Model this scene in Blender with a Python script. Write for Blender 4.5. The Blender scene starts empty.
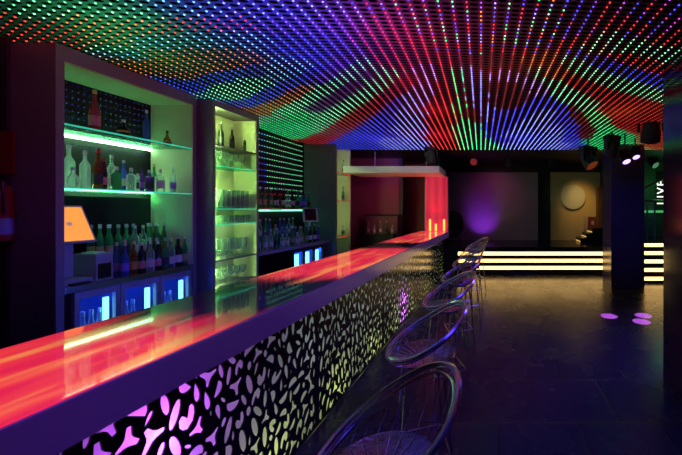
import bpy, bmesh, math, random
from mathutils import Vector, Matrix, Euler
from mathutils.geometry import delaunay_2d_cdt
R = random.Random(11)
sc = bpy.context.scene
COL = sc.collection
PI = math.pi
F, VX, VY, H = 320.0, 499.0, 209.0, 1.6        # focal length in pixels, vanishing point of the bar, eye height


def at(x, y, Y):
    """a point at depth Y seen at pixel x, y"""
    return Vector(((x - VX) / F * Y, Y, H - (y - VY) / F * Y))


# ------------------------------------------------------------------ materials
def new_mat(name):
    m = bpy.data.materials.new(name)
    m.use_nodes = True
    nt = m.node_tree
    return m, nt, nt.nodes, nt.links, nt.nodes['Principled BSDF']


def mat(name, col, rough=.5, metal=0., trans=0., emit=None, es=0., ior=1.45, coat=0., bump=0., bscale=40., alpha=1., vary=0.):
    m, nt, N, L, p = new_mat(name)
    p.inputs['Base Color'].default_value = (*col, 1)
    p.inputs['Roughness'].default_value = rough
    p.inputs['Metallic'].default_value = metal
    p.inputs['Transmission Weight'].default_value = trans
    p.inputs['IOR'].default_value = ior
    p.inputs['Coat Weight'].default_value = coat
    p.inputs['Coat Roughness'].default_value = .03
    p.inputs['Alpha'].default_value = alpha
    if emit:
        p.inputs['Emission Color'].default_value = (*emit, 1)
        p.inputs['Emission Strength'].default_value = es
    if bump or vary:
        tc = N.new('ShaderNodeTexCoord')
        n = N.new('ShaderNodeTexNoise')
        n.inputs['Scale'].default_value = bscale
        n.inputs['Detail'].default_value = 4
        L.new(tc.outputs['Object'], n.inputs['Vector'])
        if bump:
            b = N.new('ShaderNodeBump')
            b.inputs['Strength'].default_value = bump
            b.inputs['Distance'].default_value = .01
            L.new(n.outputs['Fac'], b.inputs['Height'])
            L.new(b.outputs['Normal'], p.inputs['Normal'])
        if vary:
            cr = N.new('ShaderNodeValToRGB')
            cr.color_ramp.elements[0].color = (*[c * (1 - vary) for c in col], 1)
            cr.color_ramp.elements[1].color = (*[min(1, c * (1 + vary)) for c in col], 1)
            L.new(n.outputs['Fac'], cr.inputs['Fac'])
            L.new(cr.outputs['Color'], p.inputs['Base Color'])
    return m


M = {}
M['laminate'] = mat('white_laminate', (.24, .20, .24), .35, vary=.05, bscale=6)
M['cab_inner'] = mat('pale_board', (.68, .64, .42), .55, vary=.06, bscale=5)
M['dark_wall'] = mat('dark_wall_paint', (.045, .04, .05), .6, bump=.1, vary=.2, bscale=9)
M['black'] = mat('black_lacquer', (.012, .012, .014), .18)
M['matte'] = mat('matte_black', (.02, .02, .022), .6, vary=.2)
M['steel'] = mat('brushed_steel', (.45, .46, .48), .3, metal=1.)
M['chrome'] = mat('chrome', (.84, .83, .88), .22, metal=1.)
M['smoke'] = mat('smoked_acrylic', (.42, .42, .50), .14, metal=1., bump=.25, bscale=45)
M['white_wall'] = mat('stage_wall_paint', (.30, .22, .28), .6, vary=.08, bscale=4)
M['beige_wall'] = mat('beige_wall_paint', (.62, .46, .22), .65, vary=.08, bscale=4)
M['red_wall'] = mat('bar_room_paint', (.20, .05, .08), .6, vary=.1, bscale=4)
M['stage'] = mat('stage_floor_black', (.02, .02, .022), .22, vary=.2)
M['strip_warm'] = mat('warm_step_light', (.9, .85, .6), .5, emit=(1., .60, .19), es=3.4)
M['strip_green'] = mat('green_shelf_light', (.6, 1, .8), .5, emit=(.42, 1., .50), es=15)
M['strip_lime'] = mat('lime_cabinet_light', (.7, 1, .5), .5, emit=(.54, 1., .27), es=170)
M['strip_tower'] = mat('tower_cabinet_light', (.7, 1, .5), .5, emit=(.66, 1., .36), es=13)
M['edge_teal'] = mat('lit_glass_edge', (.1, .6, .5), .2, emit=(.04, .75, .46), es=.55)  # emission stands in for shelf light carried through the glass
M['edge_red'] = mat('red_lit_glass_edge', (.6, .1, .1), .2, emit=(1., .05, .06), es=.5)
M['tube_blue'] = mat('blue_tube', (.1, .2, 1), .4, emit=(.02, .06, 1.), es=.8)
M['tube_cyan'] = mat('cyan_cooler_tube', (.4, .8, 1), .4, emit=(.16, .62, 1.), es=3.2)
M['cool_glow'] = mat('blue_cooler_liner', (.10, .18, .75), .5)
M['screen_orange'] = mat('orange_screen', (.9, .45, .1), .3, emit=(1., .36, .05), es=.95)
M['screen_mark'] = mat('grey_screen_mark', (.5, .45, .4), .3, emit=(.4, .3, .22), es=.6)
M['screen_dark'] = mat('dark_screen', (.01, .01, .015), .08)
M['plastic_grey'] = mat('grey_plastic', (.35, .37, .42), .4)
M['plastic_white'] = mat('white_plastic', (.7, .7, .7), .4)
M['red_paint'] = mat('red_enamel', (.30, .012, .012), .3)
M['sign_red'] = mat('red_sign_plate', (.30, .03, .02), .4)
M['tag_blue'] = mat('pale_tag', (.25, .25, .5), .5)
M['sign_white'] = mat('lit_white_letter', (1, 1, 1), .4, emit=(.85, 1., .75), es=1.6)
M['lens'] = mat('lit_violet_lens', (.6, .5, 1), .2, emit=(.55, .35, 1.), es=2.5)
M['lens_dim'] = mat('dim_red_lens', (.4, .1, .1), .2, emit=(.6, .05, .08), es=.25)
M['flame'] = mat('amber_lamp_tube', (1, .6, .2), .3, emit=(1., .34, .04), es=2.6)
M['disc'] = mat('pale_disc', (.55, .55, .5), .5)
M['picture_pale'] = mat('picture_mount', (.5, .42, .3), .6)
M['picture_dark'] = mat('picture_dark', (.22, .03, .03), .5)
M['rail_steel'] = mat('grey_railing', (.4, .45, .42), .35, metal=.6)
M['ledge_green'] = mat('lit_green_ledge', (.2, .6, .3), .4, emit=(.12, .7, .25), es=.5)
M['mirror'] = mat('dark_mirror_panel', (.035, .02, .05), .13, ior=1.65)
M['column'] = mat('navy_column', (.06, .04, .12), .2, ior=1.6)

# bottle materials
M['g_clear'] = mat('clear_glass', (.90, .97, .94), .04, trans=.86, ior=1.4)
M['g_green'] = mat('green_glass', (.10, .42, .20), .05, trans=.75, ior=1.4)
M['g_dark'] = mat('dark_bottle_glass', (.015, .02, .018), .08)
M['g_amber'] = mat('amber_glass', (.55, .18, .03), .06, trans=.7, ior=1.4)
M['g_rose'] = mat('rose_liquor_glass', (.65, .16, .12), .07, trans=.55, ior=1.4)
M['g_blue'] = mat('blue_glass', (.12, .2, .75), .06, trans=.7, ior=1.4)
M['g_violet'] = mat('violet_glass', (.28, .1, .55), .08, trans=.5, ior=1.4)
M['g_frost'] = mat('frosted_glass', (.75, .92, .85), .35, trans=.5, ior=1.4)
M['cap_silver'] = mat('silver_cap', (.65, .65, .68), .3, metal=.8)
M['cap_black'] = mat('black_cap', (.02, .02, .02), .35)
M['cap_red'] = mat('red_cap', (.5, .03, .03), .4)
M['cap_gold'] = mat('gold_cap', (.7, .5, .2), .3, metal=.8)
M['cap_white'] = mat('white_cap', (.75, .75, .75), .4)
M['lab_white'] = mat('white_paper_label', (.7, .7, .68), .6, vary=.25, bscale=60)
M['lab_pink'] = mat('pink_paper_label', (.7, .22, .3), .6, vary=.25, bscale=60)
M['lab_violet'] = mat('violet_paper_label', (.3, .15, .6), .6, vary=.25, bscale=60)
M['lab_orange'] = mat('orange_paper_label', (.7, .28, .06), .6, vary=.25, bscale=60)
M['lab_dark'] = mat('black_paper_label', (.04, .04, .05), .5, vary=.25, bscale=60)
M['lab_gold'] = mat('tan_paper_label', (.55, .42, .2), .5, vary=.25, bscale=60)
M['drink'] = mat('drinking_glass', (.85, .97, .9), .08, trans=.72, ior=1.35)


def glow_glass(name, col, k, rough=.06, trans=.85):
    m = mat(name, col, rough, trans=trans, ior=1.38)
    nt = m.node_tree
    t = nt.nodes.new('ShaderNodeBsdfTranslucent')
    t.inputs['Color'].default_value = (*col, 1)
    mix = nt.nodes.new('ShaderNodeMixShader')
    mix.inputs[0].default_value = k
    nt.links.new(nt.nodes['Principled BSDF'].outputs[0], mix.inputs[1])
    nt.links.new(t.outputs[0], mix.inputs[2])
    nt.links.new(mix.outputs[0], nt.nodes['Material Output'].inputs[0])
    return m


def thin_glass(name, col, lo, hi, glow=.5):
    """thin clear glass: see-through where it faces the viewer, bright and glossy towards its outline"""
    m, nt, N, L, p = new_mat(name)
    p.inputs['Base Color'].default_value = (*col, 1)
    p.inputs['Roughness'].default_value = .08
    p.inputs['IOR'].default_value = 1.6
    tl = N.new('ShaderNodeBsdfTranslucent')
    tl.inputs['Color'].default_value = (*col, 1)
    a = N.new('ShaderNodeMixShader'); a.inputs[0].default_value = glow
    L.new(p.outputs[0], a.inputs[1]); L.new(tl.outputs[0], a.inputs[2])
    t = N.new('ShaderNodeBsdfTransparent')
    t.inputs['Color'].default_value = (*[.5 + .5 * q for q in col], 1)
    lw = N.new('ShaderNodeLayerWeight'); lw.inputs['Blend'].default_value = .45
    mr = N.new('ShaderNodeMapRange')
    mr.inputs['From Min'].default_value = .1; mr.inputs['From Max'].default_value = .95
    mr.inputs['To Min'].default_value = lo; mr.inputs['To Max'].default_value = hi
    L.new(lw.outputs['Facing'], mr.inputs['Value'])
    mix = N.new('ShaderNodeMixShader')
    L.new(mr.outputs[0], mix.inputs[0])
    L.new(t.outputs[0], mix.inputs[1]); L.new(a.outputs[0], mix.inputs[2])
    L.new(mix.outputs[0], N['Material Output'].inputs[0])
    return m


M['drink'] = thin_glass('drinking_glass', (.86, .98, .90), .10, .85)
M['g_frost'] = thin_glass('frosted_glass', (.82, .98, .90), .38, .95)
M['g_clear'] = thin_glass('clear_glass', (.88, .98, .93), .18, .9)
M['g_green'] = glow_glass('green_glass', (.14, .50, .25), .3, .05, .7)
M['g_blue'] = glow_glass('blue_glass', (.14, .22, .8), .3, .05, .7)


def shelf_glass_mat():
    m, nt, N, L, p = new_mat('shelf_glass')
    p.inputs['Base Color'].default_value = (.35, .85, .65, 1)
    p.inputs['Roughness'].default_value = .06
    t = N.new('ShaderNodeBsdfTransparent')
    t.inputs['Color'].default_value = (.62, .92, .80, 1)
    mix = N.new('ShaderNodeMixShader')
    mix.inputs[0].default_value = .26
    L.new(t.outputs[0], mix.inputs[1])
    L.new(p.outputs[0], mix.inputs[2])
    L.new(mix.outputs[0], N['Material Output'].inputs[0])
    return m


M['shelf_glass'] = shelf_glass_mat()


def pane_mat():
    m, nt, N, L, p = new_mat('cooler_pane')
    g = N.new('ShaderNodeBsdfGlossy')
    g.inputs['Roughness'].default_value = .05
    t = N.new('ShaderNodeBsdfTransparent')
    mix = N.new('ShaderNodeMixShader')
    mix.inputs[0].default_value = .08
    L.new(t.outputs[0], mix.inputs[1])
    L.new(g.outputs[0], mix.inputs[2])
    L.new(mix.outputs[0], N['Material Output'].inputs[0])
    return m


M['pane'] = pane_mat()


def diffuser_mat():
    m, nt, N, L, p = new_mat('opal_diffuser')
    p.inputs['Base Color'].default_value = (.7, .7, .72, 1)
    p.inputs['Roughness'].default_value = .35
    t = N.new('ShaderNodeBsdfTranslucent')
    t.inputs['Color'].default_value = (.85, .85, .85, 1)
    mix = N.new('ShaderNodeMixShader')
    mix.inputs[0].default_value = .75
    L.new(p.outputs[0], mix.inputs[1])
    L.new(t.outputs[0], mix.inputs[2])
    L.new(mix.outputs[0], N['Material Output'].inputs[0])
    return m


M['diffuser'] = diffuser_mat()

ANG = math.atan2(18.0, F)                   # the light rows run a touch off the bar's axis
LA, LB = .092, .048                         # spacing across and along the rows
CZ = 2.93                                   # underside of the perforated ceiling


def ceiling_mat():
    """translucent perforated sheet, black holes on the same lattice as the lights"""
    m, nt, N, L, p = new_mat('perforated_sheet')
    tc = N.new('ShaderNodeTexCoord')
    rot = N.new('ShaderNodeMapping')
    rot.inputs['Rotation'].default_value = (0, 0, -ANG)
    L.new(tc.outputs['Object'], rot.inputs['Vector'])
    mul = N.new('ShaderNodeVectorMath'); mul.operation = 'MULTIPLY'
    mul.inputs[1].default_value = (1 / LA, 1 / LB, 0)
    L.new(rot.outputs[0], mul.inputs[0])
    fr = N.new('ShaderNodeVectorMath'); fr.operation = 'FRACTION'
    L.new(mul.outputs[0], fr.inputs[0])
    sb = N.new('ShaderNodeVectorMath'); sb.operation = 'SUBTRACT'
    sb.inputs[1].default_value = (.5, .5, 0)
    L.new(fr.outputs[0], sb.inputs[0])
    s2 = N.new('ShaderNodeVectorMath'); s2.operation = 'MULTIPLY'
    s2.inputs[1].default_value = (1, 1.05, 0)
    L.new(sb.outputs[0], s2.inputs[0])
    ln = N.new('ShaderNodeVectorMath'); ln.operation = 'LENGTH'
    L.new(s2.outputs[0], ln.inputs[0])
    lt = N.new('ShaderNodeMath'); lt.operation = 'LESS_THAN'
    lt.inputs[1].default_value = .31
    L.new(ln.outputs['Value'], lt.inputs[0])
    tr = N.new('ShaderNodeBsdfTranslucent')
    tr.inputs['Color'].default_value = (.75, .75, .75, 1)
    p.inputs['Base Color'].default_value = (.025, .025, .028, 1)
    p.inputs['Roughness'].default_value = .5
    p.inputs['Specular IOR Level'].default_value = .2
    a = N.new('ShaderNodeMixShader')
    a.inputs[0].default_value = .6
    L.new(p.outputs[0], a.inputs[1]); L.new(tr.outputs[0], a.inputs[2])
    k = N.new('ShaderNodeBsdfDiffuse')
    k.inputs['Color'].default_value = (.004, .004, .005, 1)
    mix = N.new('ShaderNodeMixShader')
    L.new(lt.outputs[0], mix.inputs[0])
    L.new(a.outputs[0], mix.inputs[1]); L.new(k.outputs[0], mix.inputs[2])
    L.new(mix.outputs[0], N['Material Output'].inputs[0])
    return m


def led_mat(strength):
    m, nt, N, L, p = new_mat('coloured_light_dots')
    at_ = N.new('ShaderNodeAttribute')
    at_.attribute_name = 'Col'
    e = N.new('ShaderNodeEmission')
    e.inputs['Strength'].default_value = strength
    L.new(at_.outputs['Color'], e.inputs['Color'])
    L.new(e.outputs[0], N['Material Output'].inputs[0])
    return m


def floor_mat():
    m, nt, N, L, p = new_mat('dark_floor_tiles')
    tc = N.new('ShaderNodeTexCoord')
    br = N.new('ShaderNodeTexBrick')
    br.offset = .5
    br.inputs['Scale'].default_value = 1
    br.inputs['Brick Width'].default_value = .6
    br.inputs['Row Height'].default_value = .6
    br.inputs['Mortar Size'].default_value = .005
    br.inputs['Color1'].default_value = (.040, .036, .044, 1)
    br.inputs['Color2'].default_value = (.032, .030, .036, 1)
    br.inputs['Mortar'].default_value = (.012, .012, .014, 1)
    L.new(tc.outputs['Object'], br.inputs['Vector'])
    L.new(br.outputs['Color'], p.inputs['Base Color'])
    n = N.new('ShaderNodeTexNoise'); n.inputs['Scale'].default_value = 2.5
    n.inputs['Detail'].default_value = 5
    L.new(tc.outputs['Object'], n.inputs['Vector'])
    mr = N.new('ShaderNodeMapRange')
    mr.inputs['To Min'].default_value = .17; mr.inputs['To Max'].default_value = .36
    L.new(n.outputs['Fac'], mr.inputs['Value'])
    L.new(mr.outputs[0], p.inputs['Roughness'])
    p.inputs['Specular IOR Level'].default_value = .34
    b = N.new('ShaderNodeBump'); b.inputs['Strength'].default_value = .4; b.inputs['Distance'].default_value = .004
    b.invert = True
    L.new(br.outputs['Fac'], b.inputs['Height'])
    L.new(b.outputs['Normal'], p.inputs['Normal'])
    return m


def lit_top_mat(name, y0, y1, soft, seed):
    """glass top whose emission colour stands in for red and orange tube light from below"""
    m, nt, N, L, p = new_mat(name)  # no tubes modelled: streaks and fading ends are put into the emission
    p.inputs['Base Color'].default_value = (.07, .09, .09, 1)
    p.inputs['Roughness'].default_value = .06
    p.inputs['Coat Weight'].default_value = .6
    p.inputs['Coat Roughness'].default_value = .02
    tc = N.new('ShaderNodeTexCoord')
    mp = N.new('ShaderNodeMapping')
    mp.inputs['Location'].default_value = (seed, seed * .7, 0)
    mp.inputs['Rotation'].default_value = (0, 0, .10)
    mp.inputs['Scale'].default_value = (9, 1.5, 0)
    L.new(tc.outputs['Object'], mp.inputs['Vector'])
    n = N.new('ShaderNodeTexNoise'); n.inputs['Scale'].default_value = 1.0
    n.inputs['Detail'].default_value = 2.0
    L.new(mp.outputs[0], n.inputs['Vector'])
    cr = N.new('ShaderNodeValToRGB')
    e = cr.color_ramp.elements
    e[0].position = .42; e[0].color = (.82, .018, .065, 1)
    e[1].position = .76; e[1].color = (1., .40, .09, 1)
    x = cr.color_ramp.elements.new(.54); x.color = (.92, .05, .05, 1)
    L.new(n.outputs['Fac'], cr.inputs['Fac'])
    L.new(cr.outputs['Color'], p.inputs['Emission Color'])
    sx = N.new('ShaderNodeSeparateXYZ')
    L.new(tc.outputs['Object'], sx.inputs[0])
    # wobble where the painted tube light fades out
    ad = N.new('ShaderNodeMath'); ad.operation = 'MULTIPLY_ADD'
    ad.inputs[1].default_value = .5
    L.new(n.outputs['Fac'], ad.inputs[0]); L.new(sx.outputs['Y'], ad.inputs[2])
    lo = N.new('ShaderNodeMapRange'); lo.interpolation_type = 'SMOOTHSTEP'
    lo.inputs['From Min'].default_value = y0 + .25; lo.inputs['From Max'].default_value = y0 + .25 + soft
    L.new(ad.outputs[0], lo.inputs['Value'])
    hi = N.new('ShaderNodeMapRange'); hi.interpolation_type = 'SMOOTHSTEP'
    hi.inputs['From Min'].default_value = y1 + .25 - soft; hi.inputs['From Max'].default_value = y1 + .25
    hi.inputs['To Min'].default_value = 1; hi.inputs['To Max'].default_value = 0
    L.new(ad.outputs[0], hi.inputs['Value'])
    mu = N.new('ShaderNodeMath'); mu.operation = 'MULTIPLY'
    L.new(lo.outputs[0], mu.inputs[0]); L.new(hi.outputs[0], mu.inputs[1])
    ms = N.new('ShaderNodeMath'); ms.operation = 'MULTIPLY'; ms.inputs[1].default_value = 1.08
    L.new(mu.outputs[0], ms.inputs[0])
    L.new(ms.outputs[0], p.inputs['Emission Strength'])
    return m


def red_panel_mat():
    m, nt, N, L, p = new_mat('red_backlit_panel')
    p.inputs['Base Color'].default_value = (.5, .05, .1, 1)
    p.inputs['Roughness'].default_value = .3
    tc = N.new('ShaderNodeTexCoord')
    w = N.new('ShaderNodeTexWave'); w.inputs['Scale'].default_value = 1.6
    w.inputs['Distortion'].default_value = .4
    L.new(tc.outputs['Object'], w.inputs['Vector'])
    cr = N.new('ShaderNodeValToRGB')
    cr.color_ramp.elements[0].color = (.46, .006, .045, 1)
    cr.color_ramp.elements[1].color = (.72, .02, .09, 1)
    L.new(w.outputs['Fac'], cr.inputs['Fac'])
    L.new(cr.outputs['Color'], p.inputs['Emission Color'])
    p.inputs['Emission Strength'].default_value = .62
    return m


# ------------------------------------------------------------------ mesh builder
class MB:
    def __init__(self):
        self.bm = bmesh.new()

    def box(self, x0, x1, y0, y1, z0, z1, bev=0.):
        b = self.bm if not bev else bmesh.new()
        r = bmesh.ops.create_cube(b, size=1)
        S = Matrix.Diagonal((x1 - x0, y1 - y0, z1 - z0, 1))
        T = Matrix.Translation(((x0 + x1) / 2, (y0 + y1) / 2, (z0 + z1) / 2))
        bmesh.ops.transform(b, matrix=T @ S, verts=r['verts'])
        if bev:
            bmesh.ops.bevel(b, geom=b.edges[:], offset=bev, segments=2, affect='EDGES', profile=.7)
            self.join(b)
        return self

    def join(self, b, mtx=None):
        me = bpy.data.meshes.new('tmp')
        if mtx is not None:
            b.transform(mtx)
        b.to_mesh(me); b.free()
        self.bm.from_mesh(me)
        bpy.data.meshes.remove(me)

    def lathe(self, prof, seg=16, c=(0, 0, 0), mtx=None):
        b = bmesh.new()
        rings = []
        for r, z in prof:
            if r < 1e-6:
                rings.append([b.verts.new((0, 0, z))])
            else:
                rings.append([b.verts.new((r * math.cos(2 * PI * i / seg), r * math.sin(2 * PI * i / seg), z)) for i in range(seg)])
        for A, B in zip(rings, rings[1:]):
            if len(A) == 1 and len(B) == 1:
                continue
            for i in range(seg):
                j = (i + 1) % seg
                if len(A) == 1:
                    b.faces.new((A[0], B[j], B[i]))
                elif len(B) == 1:
                    b.faces.new((A[i], A[j], B[0]))
                else:
                    b.faces.new((A[i], A[j], B[j], B[i]))
        bmesh.ops.recalc_face_normals(b, faces=b.faces[:])
        b.transform((mtx or Matrix()) if mtx else Matrix.Translation(c))
        self.join(b)
        return self

    def tube(self, pts, r, seg=6, closed=False):
        b = self.bm
        pts = [Vector(p) for p in pts]
        n = len(pts)
        rings = []
        up = Vector((0, 0, 1))
        prev = None
        for i, p in enumerate(pts):
            if closed:
                t = pts[(i + 1) % n] - pts[i - 1]
            else:
                t = pts[min(i + 1, n - 1)] - pts[max(i - 1, 0)]
            t.normalize()
            if prev is None:
                a = t.cross(up)
                if a.length < 1e-3:
                    a = t.cross(Vector((1, 0, 0)))
            else:
                a = prev - t * prev.dot(t)
            a.normalize(); prev = a
            c = t.cross(a)
            rr = r[i] if isinstance(r, (list, tuple)) else r
            rings.append([b.verts.new(p + (a * math.cos(2 * PI * k / seg) + c * math.sin(2 * PI * k / seg)) * rr) for k in range(seg)])
        m = n if closed else n - 1
        for i in range(m):
            A, B = rings[i], rings[(i + 1) % n]
            for k in range(seg):
                b.faces.new((A[k], A[(k + 1) % seg], B[(k + 1) % seg], B[k]))
        if not closed:
            b.faces.new(rings[0][::-1]); b.faces.new(rings[-1])
        return self

    def prism(self, poly, y0, y1, axis='y'):
        """polygon in two coordinates swept along an axis"""
        b = self.bm
        def P(u, v, w):
            return {'y': (u, w, v), 'x': (w, u, v), 'z': (u, v, w)}[axis]
        A = [b.verts.new(P(u, v, y0)) for u, v in poly]
        B = [b.verts.new(P(u, v, y1)) for u, v in poly]
        n = len(poly)
        b.faces.new(A[::-1]); b.faces.new(B)
        for i in range(n):
            b.faces.new((A[i], A[(i + 1) % n], B[(i + 1) % n], B[i]))
        return self

    def build(self, name, m=None, parent=None, smooth=False, loc=None, recalc=True):
        me = bpy.data.meshes.new(name)
        if recalc:
            bmesh.ops.recalc_face_normals(self.bm, faces=self.bm.faces[:])
        self.bm.to_mesh(me); self.bm.free()
        if m is not None:
            me.materials.append(m)
        if smooth:
            for p in me.polygons:
                p.use_smooth = True
            try:
                me.set_sharp_from_angle(angle=math.radians(40))
            except Exception:
                pass
        o = bpy.data.objects.new(name, me)
        COL.objects.link(o)
        if parent is not None:
            o.parent = parent
        if loc is not None:
            o.location = loc
        return o


def tag(o, label, cat, group=None, kind=None):
    o['label'] = label; o['category'] = cat
    if group: o['group'] = group
    if kind: o['kind'] = kind
    return o


def thing(name, label, cat, loc=(0, 0, 0), rz=0, group=None):
    o = bpy.data.objects.new(name, None)
    COL.objects.link(o)
    o.empty_display_size = .05
    o.location = loc
    o.rotation_euler = (0, 0, rz)
    return tag(o, label, cat, group)


def struct(o):
    o['kind'] = 'structure'
    return o


KIDS = {}


def dup(root, loc, rz, label, group=None, scale=None):
    def cp(o, parent):
        c = o.copy(); COL.objects.link(c)
        if parent is not None:
            c.parent = parent
        for k in [x for x in KIDS.get(o.name, [])]:
            cp(k, c)
        return c
    r = cp(root, None)
    r.location = loc; r.rotation_euler = (0, 0, rz)
    if scale: r.scale = scale
    r['label'] = label
    if group: r['group'] = group
    elif 'group' in r: del r['group']
    return r


ORD = ['first', 'second', 'third', 'fourth', 'fifth', 'sixth', 'seventh', 'eighth', 'ninth', 'tenth', 'eleventh', 'twelfth', 'thirteenth',
       'fourteenth', 'fifteenth', 'sixteenth', 'seventeenth', 'eighteenth', 'nineteenth', 'twentieth']

# ------------------------------------------------------------------ lights
def lamp(kind, loc, col, e, size=.1, aim=None, angle=60, blend=.6, size_y=None, name='lamp'):
    d = bpy.data.lights.new(name, kind)
    d.color = col; d.energy = e
    if kind == 'AREA':
        d.size = size
        if size_y:
            d.shape = 'RECTANGLE'; d.size_y = size_y
    else:
        d.shadow_soft_size = size
    if kind == 'SPOT':
        d.spot_size = math.radians(angle); d.spot_blend = blend
    o = bpy.data.objects.new(name, d)
    COL.objects.link(o)
    o.location = loc
    if aim is not None:
        o.rotation_euler = (Vector(aim) - Vector(loc)).to_track_quat('-Z', 'Y').to_euler()
    return o


# ================================================================== SETTING
struct(MB().box(-5.2, 5.2, -3, 10.2, -.1, 0).build('floor', floor_mat()))
ceil = struct(MB().box(-4.3, 3.9, -1.2, 7.2, CZ, CZ + .012).build('ceiling', ceiling_mat()))
struct(MB().box(-5.2, 5.2, -3, 10.2, 3.7, 3.8).build('ceiling_upper', M['matte']))
struct(MB().box(-5.2, 5.2, 7.2, 10.2, 2.93, 3.0).build('ceiling_rear', M['matte']))
struct(MB().box(3.9, 5.2, -3, 7.2, 2.93, 3.0).build('ceiling_right', M['matte']))
struct(MB().box(-5.2, 5.2, -3, -1.2, 2.93, 3.0).build('ceiling_front', M['matte']))
struct(MB().box(-5.2, -4.3, -1.2, 7.2, 2.93, 3.0).build('ceiling_left', M['matte']))
struct(MB().box(-5.2, -3.80, 2.47, 2.50, 0, 2.93).build('wall_partition', M['dark_wall']))
wl = struct(MB().box(-4.1, -3.97, 2.50, 8.4, 0, 2.93).build('wall_left', M['matte']))
struct(MB().box(-5.3, -5.2, -3, 10.2, 0, 3.7).build('wall_outer_left', M['dark_wall']))
struct(MB().box(5.2, 5.3, -3, 10.2, 0, 3.7).build('wall_right', M['dark_wall']))
struct(MB().box(-5.2, 5.2, -3.1, -3, 0, 3.7).build('wall_front', M['dark_wall']))
# bar room end wall, with the dark doorway beside it
struct(MB().box(-4.1, -2.62, 8.4, 8.5, 0, 2.93).build('wall_bar_end', M['red_wall']))
struct(MB().box(-2.9, -1.62, 9.2, 9.3, 0, 2.93).build('wall_doorway', M['red_wall']))
struct(MB().box(-2.62, -2.52, 8.36, 8.52, 0, 2.93).build('trim_doorway', M['dark_wall']))
# stage walls
struct(MB().box(-1.62, 1.16, 9.5, 9.6, .6, 2.93).build('wall_stage', M['white_wall']))
struct(MB().box(1.16, 1.54, 9.75, 9.85, .6, 2.93).build('wall_recess', M['matte']))
struct(MB().box(1.54, 3.3, 9.5, 9.6, .6, 2.93).build('wall_beige', M['beige_wall']))
struct(MB().box(-1.62, -1.5, 8.0, 9.5, .0, 2.93).build('wall_stage_left', M['dark_wall']))
struct(MB().box(-1.62, 3.3, 9.38, 9.5, 2.69, 2.93).build('beam_stage', M['matte']))
struct(MB().box(3.0, 3.1, 7.7, 9.5, 0, 2.93).build('wall_stage_right', M['dark_wall']))
struct(MB().box(3.3, 5.2, 8.9, 9.0, 0, 2.93).build('wall_landing', mat('landing_wall', (.10, .14, .11), .5, vary=.1)))

# ---- ceiling lights: colour by where the light stands in the room
RED = (1., .03, .02); ORA = (1., .20, .03); GRN = (.04, 1., .26); WGR = (.22, 1., .46); BLU = (.05, .07, 1.2)
CYA = (.16, .55, 1.); VIO = (.30, .08, 1.1); PUR = (.20, .01, .34); DRD = (.26, .02, .008); WBL = (.26, .32, 1.3); WVI = (.62, .30, 1.1)
MIX = 'mix'
CP = []  # (pixel x, pixel y, colour, brightness)
def cp(c, k, *pts):
    for n, (x, y) in enumerate(pts):
        CP.append((x, y, c, k))
        if n and c != MIX:
            px, py = pts[n - 1]
            if math.hypot(x - px, y - py) < 36:
                for f in (.33, .67):
                    CP.append((px + (x - px) * f, py + (y - py) * f, c, k))
cp(WGR, .9, (8, 4), (40, 6), (80, 8), (110, 6), (20, 10))
cp(RED, .9, (5, 20), (30, 24), (55, 28), (20, 35), (45, 36), (70, 30), (68, 38))
cp(ORA, 1., (85, 26), (105, 24), (92, 36), (120, 30), (150, 24), (112, 34), (85, 42))
cp(WGR, 1., (100, 10), (130, 12), (150, 10), (105, 48), (120, 50))
cp(CYA, 1., (170, 10), (190, 8), (215, 12), (165, 6))
cp(RED, .9, (180, 22), (200, 27), (230, 25), (245, 22), (215, 20), (165, 30))
cp(CYA, .9, (150, 43), (170, 44), (190, 42), (210, 38), (235, 36), (260, 38), (240, 42), (130, 53), (120, 55))
cp(ORA, .7, (135, 62), (150, 68), (165, 60), (180, 56), (200, 52), (175, 76), (190, 70), (215, 66), (235, 62), (225, 54), (250, 58))
cp(BLU, .9, (185, 82), (195, 86), (215, 78), (235, 75), (260, 70), (190, 84))
cp(WGR, 1.1, (218, 90), (230, 86), (240, 92), (228, 96), (250, 88), (245, 80), (265, 82))
cp(CYA, 1., (280, 76), (300, 70), (290, 66), (275, 72), (305, 64))
cp(BLU, 1., (248, 104), (262, 98), (275, 92), (295, 82), (310, 74), (322, 68))
cp(WBL, .9, (240, 5), (270, 8), (300, 12), (330, 8), (350, 12), (255, 15), (310, 16))
cp(VIO, .8, (265, 26), (280, 28), (300, 24), (330, 26), (345, 20), (295, 32))
cp(BLU, 1., (290, 40), (310, 40), (330, 45), (345, 52), (300, 52), (320, 58), (280, 48))
cp(ORA, .8, (262, 110), (275, 104), (290, 97), (305, 88), (268, 114))
cp(VIO, .8, (318, 80), (332, 72), (345, 65), (352, 56))
cp(WGR, 1.1, (262, 122), (280, 113), (300, 103), (320, 92), (335, 84), (350, 72), (360, 62))
cp(GRN, 1.1, (265, 130), (275, 124), (285, 130), (290, 122), (300, 116), (305, 126), (292, 136), (300, 132))
cp(PUR, .6, (325, 104), (340, 94), (355, 84), (315, 108), (368, 74))
cp(WGR, 1.1, (312, 130), (330, 117), (348, 105), (362, 97), (378, 84), (390, 74), (322, 122))
cp(RED, .55, (312, 142), (325, 136), (340, 127), (355, 117), (370, 107), (385, 98), (400, 88), (410, 78))
cp(BLU, 1., (338, 146), (350, 140), (362, 134), (375, 126), (385, 118), (395, 108), (400, 100), (372, 146), (355, 147), (390, 135))
cp(WBL, 1.3, (398, 116), (405, 108), (410, 96), (412, 120), (420, 132), (415, 144), (405, 140), (425, 142), (395, 146), (408, 128), (418, 112))
cp(WVI, 1.1, (425, 84), (430, 72), (422, 95), (418, 88), (428, 98), (427, 66))
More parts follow.
